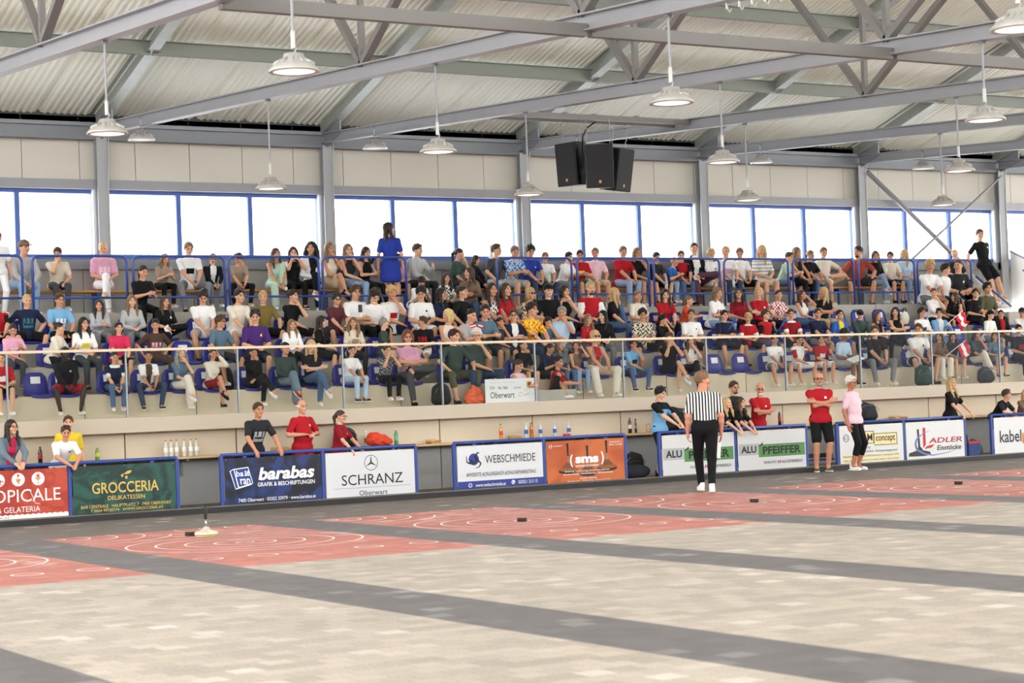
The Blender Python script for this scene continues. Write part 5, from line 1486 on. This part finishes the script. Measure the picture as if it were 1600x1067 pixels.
# ------------------------------------------------------------------ bottles and things on the wall shelf
def bottle(X, lab, cap, liq, lbl, h=.27, r=.034, group='bottles on the wall shelf', glass=None, Y=29.5, Z=.787):
    o = thing('bottle', lab, 'bottle', (X, Y, Z), group)
    f = .62
    MB().lathe([(r * .9, 0), (r, .01), (r, h * .3), (r * .94, h * .36), (r, h * .42), (r, h * f), (r * .8, h * .76), (.013, h * .9), (.013, h * .95)], n=14).obj('bottle_body', mat('bottle_' + liq, liq, .15, 0, .02, 5, spec=.6), o, smooth=True)
    MB().lathe([(.015, h * .945), (.016, h * .95), (.016, h), (.012, h * 1.01)], n=12).obj('cap', mat('cap_' + cap, cap, .4), o, smooth=True)
    MB().lathe([(r * 1.01, h * .3), (r * 1.03, h * .31), (r * 1.03, h * .55), (r * 1.01, h * .56)], n=14).obj('label_band', mat('band_' + lbl, lbl, .5), o, smooth=True)
for i, (x, nm) in enumerate(((11.46, 'leftmost clear bottle with red cap in the row of six'), (11.55, 'second clear red-capped bottle from the left of six'), (11.64, 'third clear red-capped bottle from the left of six'),
                             (11.77, 'fourth clear red-capped bottle from the left of six'), (11.88, 'fifth clear red-capped bottle from the left of six'), (11.98, 'rightmost clear red-capped bottle of the six'))):
    bottle(x, nm + ' on the shelf', 'c43a33', 'c9c8b8', 'eeeae0')
bottle(9.42, 'cola bottle on the shelf right of the blue-grey jacket', '3a1512', '241512', 'b02a28', .26)
bottle(10.02, 'cola bottle half hidden by the white polo shirt', '3a1512', '241512', 'b02a28', .26)
bottle(10.33, 'small green and yellow bottle right of the white polo shirt', 'c9d05a', '6f9a48', 'd8d04a', .22)
bottle(15.03, 'clear bottle just behind the red bundle', 'e8e8e8', 'b9c9bd', '3f8a58', .27)
bottle(15.6, 'single green bottle standing right of the red bundle', 'dfe4dd', '4f8f62', '6fa884', .28, .036)
bottle(17.68, 'orange juice bottle with green top above the WEBSCHMIEDE board', '3f6a2c', 'c99536', 'c24a2a', .28)
bottle(18.2, 'clear blue-labelled water bottle beside the second juice bottle', 'c8cfd8', 'bcc8d2', '4a5f9c', .28)
bottle(18.31, 'orange juice bottle with green top beside a water bottle', '3f6a2c', 'b8792c', 'c24a2a', .28)
bottle(18.5, 'clear water bottle, second from the left of four', 'c8cfd8', 'bcc8d2', '4a5f9c', .27)
bottle(18.8, 'clear water bottle, third from the left of four', 'c8cfd8', 'bcc8d2', '4a5f9c', .27)
bottle(19.1, 'rightmost clear water bottle of four, beside the red box', 'c8cfd8', 'bcc8d2', '4a5f9c', .27)
bottle(20.43, 'cola bottle with red label right of the orange board', 'b83a34', '2a1512', 'd8d0c8', .28)
bottle(20.56, 'slim dark bottle beside the cola bottle', '2a2a2a', '2a2320', '8a8a7a', .26, .022)
bottle(23.93, 'cola bottle right of the folded-arm person in red', 'e0b8b8', '2a1214', 'c23a3a', .28, Y=29.5)
bottle(24.9, 'small pale green bottle behind the person with folded arms', 'dfe8d8', '9fc08a', 'c8d8b0', .24)
bottle(28.5, 'orange-red juice bottle on the shelf right of the ADLER board', 'e8c23a', 'c8401e', 'd8602a', .29)
o = tag(MB().box(-.06, .06, -.04, .04, 0, .05).obj('snack_box', mat('red_box', 'c8312c', .5), bevel=.006, loc=(19.02, 29.45, .786)), 'small flat red box between the water bottles', 'box')
o = thing('cup', 'orange drink cup with pale blue lid on the shelf', 'cup', (20.83, 29.5, .786))
MB().lathe([(.035, 0), (.045, .15)], n=16).obj('cup_body', mat('orange_drink', 'd9a07c', .4), o, smooth=True); MB().lathe([(.048, .15), (.046, .175), (.02, .19)], n=16).obj('lid', mat('blue_lid', '8fc0dc', .3), o, smooth=True)
for X, lab, s in ((13.5, 'flat brown cardboard tray on the shelf behind the black T-shirt', 1), (16.35, 'low brown cardboard tray on the shelf left of the WEBSCHMIEDE board', .6), (27.0, 'brown cardboard tray on the shelf left of the person in black', 1.0), (18.0, 'low cardboard tray beside the juice bottles', .5)):
    t = MB().box(-.16 * s, .16 * s, -.1, .1, 0, .01).box(-.16 * s, .16 * s, .09, .1, 0, .07).box(-.16 * s, -.15 * s, -.1, .1, 0, .05).box(.15 * s, .16 * s, -.1, .1, 0, .05)
    tag(t.obj('cardboard_tray', mat('cardboard', 'c09c64', .8), loc=(X, 29.55, .786)), lab, 'tray')

# ------------------------------------------------------------------ bags
def lump(name, lab, cat, loc, prims, m, h=.02, strap=None, extra=None, rough=0):
    o = thing(name, lab, cat, loc)
    def cut(D, X, Y, Z): return D + rough * (np.sin(34 * X + 4 * np.sin(21 * Z)) * np.sin(29 * Z + 3 * np.sin(17 * Y)))
    V, F = surf(prims, h, cut if rough else None)
    link('bag_body' if cat != 'cloth' else 'fabric', npmesh(name, V, F, [m]), o)
    if strap: MB().tube(strap, .014, 8).obj('strap', M_BLACK, o, smooth=True)
    return o
def pack(lab, loc, m, w=.19, hh=.44, strapm=None):
    o = lump('backpack', lab, 'backpack', loc, [C((-w * .5, 0, .1), (-w * .42, .01, hh - .12), .105, .095, .1), C((w * .5, 0, .1), (w * .42, .01, hh - .12), .105, .095, .1), C((0, 0, .1), (0, .01, hh - .1), .11, .1, .06), C((-w * .4, -.1, .09), (w * .4, -.1, .09), .065, .065, .03), C((-w * .3, -.1, .16), (w * .3, -.1, .16), .06, .06, .05)], m, .018, [(-.05, .05, hh * .88), (-.03, .05, hh), (.03, .05, hh), (.05, .05, hh * .88)])
    MB().tube([(w * math.cos(a) * .86, -.075, hh * .5 + hh * .36 * math.sin(a)) for a in [.1 + i * .29 for i in range(11)]], .006, 5).obj('zip', mat('zip', '6a6a6e', .4, .4), o)
    return o
pack('dark navy backpack on the shelf behind the pink T-shirt', (26.15, 29.52, .79), mat('navy_canvas', '22262f', .8, 0, .2, 20, bump=.2), .3, .36)
pack('black backpack between the two red shirts on the left', (14.65, 29.5, .79), mat('black_canvas', '1a1a1b', .8, 0, .2, 20, bump=.2), .2, .34)
pack('dark green backpack on the floor in front of the empty seat', (28.0, 29.85, 1.44), mat('green_canvas', '1f3d33', .8, 0, .15, 20, bump=.2), .2, .42)
pack('black backpack with white print on the floor behind the glass', (16.7, 29.85, 1.44), mat('black_canvas', '1a1a1b', .8, 0, .2, 20, bump=.2), .17, .38)
pack('black backpack standing in the gap behind the person in blue', (20.1, 28.95, 0), mat('black_canvas', '1a1a1b', .8, 0, .2, 20, bump=.2), .24, .46)
pack('black and cream backpack on the floor below the lower flag', (29.75, 29.85, 1.44), mat('cream_black_canvas', '2b2d30', .8, 0, .2, 20, bump=.2), .2, .34)
pack('black bag hanging at the wall left of the referee', (21.4, 29.45, .79), mat('black_canvas', '1a1a1b', .8, 0, .2, 20, bump=.2), .26, .44)
pack('dark backpack in the gap right of the ADLER board', (27.95, 28.8, 0), mat('black_canvas', '1a1a1b', .8, 0, .2, 20, bump=.2), .16, .5)
pack('grey backpack in the gap beside the bare legs at the right', (28.25, 28.75, 0), mat('grey_canvas', '5a6069', .8, 0, .2, 20, bump=.2), .16, .32)
pack('black bag beside the seats above the slate-blue T-shirt', (13.1, 31.0, 1.83), mat('black_canvas', '1a1a1b', .8, 0, .2, 20, bump=.2), .2, .42)
lump('jacket_bundle', 'crumpled bright red jacket bundle on the shelf', 'jacket', (15.2, 29.42, .79), [EL((0, 0, .1), (.22, .15, .11)), EL((-.06, 0, .17), (.12, .11, .07)), EL((.14, 0, .07), (.14, .12, .07))], mat('red_cloth', 'd8452c', .8, 0, .2, 14, bump=.3), .016, rough=.012)
lump('duffel_bag', 'dark duffel bag on the ground in the gap left of the blue shirt', 'bag', (19.95, 28.7, 0), [EL((0, 0, .12), (.32, .15, .13))], mat('navy_canvas', '22262f', .8, 0, .2, 20, bump=.2), .018, [(-.15, 0, .22), (-.08, 0, .3), (.08, 0, .3), (.15, 0, .22)])
lump('shoulder_bag', 'bright orange bag beside the patterned cropped trousers', 'bag', (17.38, 29.85, 1.44), [C((-.13, 0, .07), (.14, 0, .06), .075, .07, .06), C((-.09, 0, .1), (-.02, 0, .27), .1, .06, .08), C((.1, 0, .1), (.07, 0, .24), .09, .05, .06)], mat('orange_cloth', 'e0683f', .7, 0, .2, 12, bump=.3), .014, None, rough=.013)
lump('tote_bag', 'cream cloth bag lying on the empty blue seat', 'bag', (29.65, 32.1, 2.78), [EL((0, 0, .14), (.12, .06, .16))], mat('cream_cloth', 'd9d6c2', .8, 0, .1, 14, bump=.2), .016, [(-.06, 0, .26), (-.03, 0, .36), (.03, 0, .36), (.06, 0, .26)])
o = thing('pouch', 'small blue bag with red trim in the right-hand gap', 'bag', (28.05, 28.6, 0))
MB().box(-.16, .16, -.08, .08, 0, .3).obj('bag_body', mat('patterned_bag', '3a4a7a', .8, 0, .6, 25), o, bevel=.03); MB().box(-.165, .165, -.085, .085, .26, .3).obj('trim', mat('red_trim', 'c23a3a', .7), o)

# cheque-style sign standing behind the glass
o = thing('sign_board', 'white sign board reading Oberwart leaning behind the glass', 'sign', (17.5, 29.68, 1.44))
MB().box(0, 1.07, 0, .015, 0, .42).obj('board', M_WHITE, o, bevel=.003)
dk = mat('print_26262a', '26262a', .5, 0, .02)
text(o, 'lettering', 'Oberwart', (.1, .6, .08, .19), -.002, dk); text(o, 'lettering', 'ESV', (.1, .2, .24, .29), -.002, dk); text(o, 'lettering', 'Max   Mustl', (.26, .46, .235, .29), -.002, dk, 0, .3)
text(o, 'lettering', 'AUSTRIA', (.58, .74, .24, .27), -.002, dk); text(o, 'lettering', 'Regionales Kulturzentrum', (.1, .72, .345, .365), -.002, mat('print_b9b9b9', 'b9b9b9', .6))
for a in ((.68, .15), (.8, .2), (.78, .11), (.66, .1), (.84, .13)): MB().tube([(a[0] + .02 * i, -.003, a[1] + .012 * ((i * 7) % 3)) for i in range(5)], .002, 4).obj('signature', dk, o)
MB().prism([(.86, .36), (.96, .36), (.96, .28), (.945, .25), (.91, .23), (.875, .25), (.86, .28)], -.004, 0).obj('crest', mat('crest_gold', 'd9a83a', .5), o)
MB().prism([(.88, .345), (.94, .345), (.94, .29), (.91, .26), (.88, .29)], -.006, -.003).obj('crest', mat('crest_red', '9c2a2a', .5), o)

# flags
def flag(lab, loc, rz, tilt, w, h, wave):
    o = thing('flag', lab, 'flag', loc, 'small red and white flags', 0)
    d = Vector((math.cos(tilt), 0, math.sin(tilt))); n = Vector((math.sin(tilt), 0, -math.cos(tilt)))
    MB().tube([d * -.12, d * (.2 + h)], .007, 7).obj('stick', M_WHITE, o)
    nx, nz = 14, 9; mb = MB(); vs = []
    for j in range(nz + 1):
        for i in range(nx + 1):
            q = d * (.19 + h * j / nz) + n * (w * i / nx); q = q + Vector((0, wave * math.sin(i * .75) * i / nx - .004, wave * .4 * math.sin(i * .8 + j * .3) * i / nx)); vs.append(q)
    k = nx + 1
    for j in range(nz):
        for i in range(nx): mb.mi.append(1 if j // 3 == 1 else 0); mb.f.append((j * k + i, j * k + i + 1, (j + 1) * k + i + 1, (j + 1) * k + i))
    mb.v = vs
    f = mb.obj('cloth', [mat('flag_red', 'd0202c', .75), mat('flag_white', 'efeeee', .75)], o, smooth=True)
    md = f.modifiers.new('t', 'SOLIDIFY'); md.thickness = .004
    return o
p1 = onY(1484, 503, 30.85); flag('waved red and white striped flag held by the light blue jacket', tuple(p1), 0, .55, .3, .27, .05)
p1 = onY(1487, 549, 29.95); flag('flat red and white striped flag held up behind the glass at the right', tuple(p1), 0, .5, .29, .27, .02)
for x, lab in ((739, 'left'), (751, 'right')):
    p1 = onY(x, 509, 30.78); s = -1 if lab == 'left' else 1
    o = tag(MB().box(-.055, .055, -.004, .004, -.035, -.012).box(-.055, .055, -.0042, .0042, -.012, .012, 1).box(-.055, .055, -.004, .004, .012, .035).obj('paper_flag', [mat('flag_red', 'd0202c', .75), mat('flag_white', 'efeeee', .75)], loc=tuple(p1)), lab + ' small red-white-red flag at the wrists of the grey T-shirt', 'flag', 'small paper flags')
    o.rotation_euler = (0, s * .2, s * .3)

# held things
def held(name, lab, cat, px, py, Y, dims, col, rot=(0, 0, 0)):
    a, b, c = dims; p = onY(px, py, Y)
    o = tag(MB().box(-a, a, -b, b, -c, c).obj(name, mat(name, col, .35), bevel=min(a, b, c) * .4, loc=tuple(p)), lab, cat); o.rotation_euler = rot; return o
held('phone', 'black phone held up by the person beside the blue dress', 'phone', 582, 407, 33.15, (.035, .006, .075), '1a1a1e', (.3, .4, .5))
held('drink_can', 'dark bottle held by the person in white, third row', 'bottle', 563, 482, 31.72, (.03, .03, .07), '23201f')
held('clipboard', 'white clipboard on the lap of the pale blue T-shirt', 'clipboard', 1337, 561, 29.85, (.16, .1, .008), 'e8e8e6', (.4, -.25, 0))
held('phone', 'phone held by the person with white lanyard', 'phone', 832, 525, 30.8, (.04, .006, .03), 'a02a34', (.5, 0, 0))
for x, lab in ((1144, 'blue plastic clapper held by the navy T-shirt'), (1222, 'blue plastic clapper beside the dark red jersey')):
    p1 = onY(x, 508, 30.75); o = thing('clapper', lab, 'clapper', tuple(p1), 'blue clappers', 0); o.rotation_euler = (0, .7, 0)
    MB().tube([(0, 0, -.11), (0, 0, .08)], .014, 8).obj('handle', M_BLUE, o, smooth=True); MB().tube([(0, 0, .06), (0, 0, .1), (0, 0, .16), (0, 0, .18)], [.015, .045, .045, .015], 10).obj('paddle', M_BLUE, o, smooth=True)
for x, y, Y, lab in ((858, 432, 33.1, 'green bottle held by the small person in white'), (1041, 446, 33.1, 'clear bottle held between the knees of the dark T-shirt'), (1146, 440, 33.1, 'blue water bottle held by the person in white and black shorts')):
    p1 = onY(x, y, Y); bottle(p1[0], lab, 'e8e8e8', '9fc8a8' if x == 858 else 'a9bccf', 'c8d4dc', .24, .03, 'bottles held on the bench', Y=p1[1], Z=p1[2] - .12)
# spray bottle on the window sill
o = thing('spray_bottle', 'white spray bottle with red nozzle standing on the window sill', 'bottle', (20.3, 34.0, 4.305))
MB().lathe([(.04, 0), (.045, .02), (.045, .16), (.018, .22), (.018, .26)], n=12).obj('bottle_body', M_WHITE, o, smooth=True); MB().box(-.02, .02, -.07, .02, .26, .31).obj('nozzle', mat('red_nozzle', 'd8452c', .5), o)

# white cabinet at the right end of the tiers
p0 = onY(1578, 400, 33.9)
o = thing('cabinet', 'tall white cabinet with sloping wooden top at the right edge', 'cabinet', (p0[0], 31.2, 2.31))
MB().add([(0, 0, 0), (2.4, 0, 0), (2.4, 2.7, 0), (0, 2.7, 0), (0, 0, 1.0), (2.4, 0, 1.0), (2.4, 2.7, 2.25), (0, 2.7, 2.25)], [(3, 2, 1, 0), (4, 5, 6, 7), (0, 1, 5, 4), (1, 2, 6, 5), (2, 3, 7, 6), (3, 0, 4, 7)]).obj('body', M_WHITE, o, bevel=.01)
MB().bar((.02, 0, 1.02), (.02, 2.7, 2.27), .08, .04).obj('edge_trim', M_STEEL, o); MB().box(-.02, 0, 2.2, 2.3, 1.75, 1.78).obj('latch', M_BLACK, o)
for i, (x, y, z, w, lab) in enumerate(((32.45, 31.75, 2.72, .75, 'upper grey concrete block at the right end of the third row'), (32.6, 31.3, 2.29, .9, 'lower grey concrete block at the right end of the third row'))):
    tag(MB().box(0, w, 0, .35, 0, .3).obj('concrete_block', M_CONC, bevel=.01, loc=(x, y, z)), lab, 'block')

# ------------------------------------------------------------------ ice stock and target pucks
st = thing('ice_stock', 'single ice stock with pale disc and black upright handle on the red lane', 'ice stock', (9.09, 22.16, 0.003))
MB().lathe([(.135, 0), (.135, .012)], n=32).obj('running_sole', mat('yellow_green_sole', 'b9bd5a', .5), st, smooth=False)
MB().lathe([(.13, .012), (.142, .022), (.142, .045), (.13, .052), (.08, .066), (.045, .085), (.035, .11), (.012, .115)], n=32).obj('disc', mat('pale_metal_disc', 'd9d2bd', .3, .35, .15, 10), st, smooth=True)
MB().lathe([(.045, .075), (.047, .08), (.034, .1), (.03, .1)], n=20).obj('collar', mat('green_collar', 'a9d49a', .4), st, smooth=True)
MB().tube([(0, 0, .1), (0, .01, .21)], .011, 10).obj('shaft', mat('shaft_metal', 'c9cdd2', .2, .9), st, smooth=True)
MB().tube([(0, .01, .2), (0, .012, .23), (0, .014, .3), (0, .014, .36), (0, .014, .375)], [.014, .02, .021, .025, .016], 12).obj('handle', M_BLACK, st, smooth=True)
for i, (x, y, lab) in enumerate(((9.01, 22.49, 'black target puck with orange top beside the ice stock'), (12.6, 20.6, 'black target puck with orange top in front of the WEBSCHMIEDE board'),
                                 (16.38, 20.8, 'black target puck with orange top in front of the referee'), (20.51, 21.22, 'rightmost black target puck with orange top on the far lane'))):
    o = thing('target_puck', lab, 'puck', (x, y, .003), 'target pucks on the lanes')
    MB().lathe([(.056, 0), (.06, .004), (.06, .042), (.058, .048)], n=24).obj('puck_body', M_RUB, o, smooth=True)
    MB().lathe([(.054, .048), (.056, .049), (.054, .0515), (.002, .052)], n=24).obj('top_disc', mat('orange_top', 'c98a2e', .5), o, smooth=True)

# name each glass pane by who sits behind it
bpy.context.view_layer.update()
front = [(q.location.x, d) for r, q, d, J, s in SHORT if r in '1G']
nn = {}
for o in [q for q in COL.objects if q.name.startswith('glass_panel') and q.parent is None]:
    xc = o.location.x + .95
    # seen from the arena each pane covers seats a little to its right
    x_, d = min(front, key=lambda t: abs(t[0] - xc * 30.4 / 29.6))
    d = d.replace('person', 'the person', 1).split(', ')[0]
    d = ' '.join(d.split()[:9]); nn[d] = nn.get(d, 0) + 1
    d = ' '.join(d.split()[:9])
    o['label'] = 'clear glass balustrade pane in front of ' + d if nn[d] < 2 and abs(x_ - xc) < 1.8 else 'clear glass balustrade pane past the picture edge, %s' % ('left' if xc < 12 else ['first', 'second', 'third', 'fourth', 'fifth', 'sixth', 'seventh'][int((xc - 28) / 1.9) % 7])
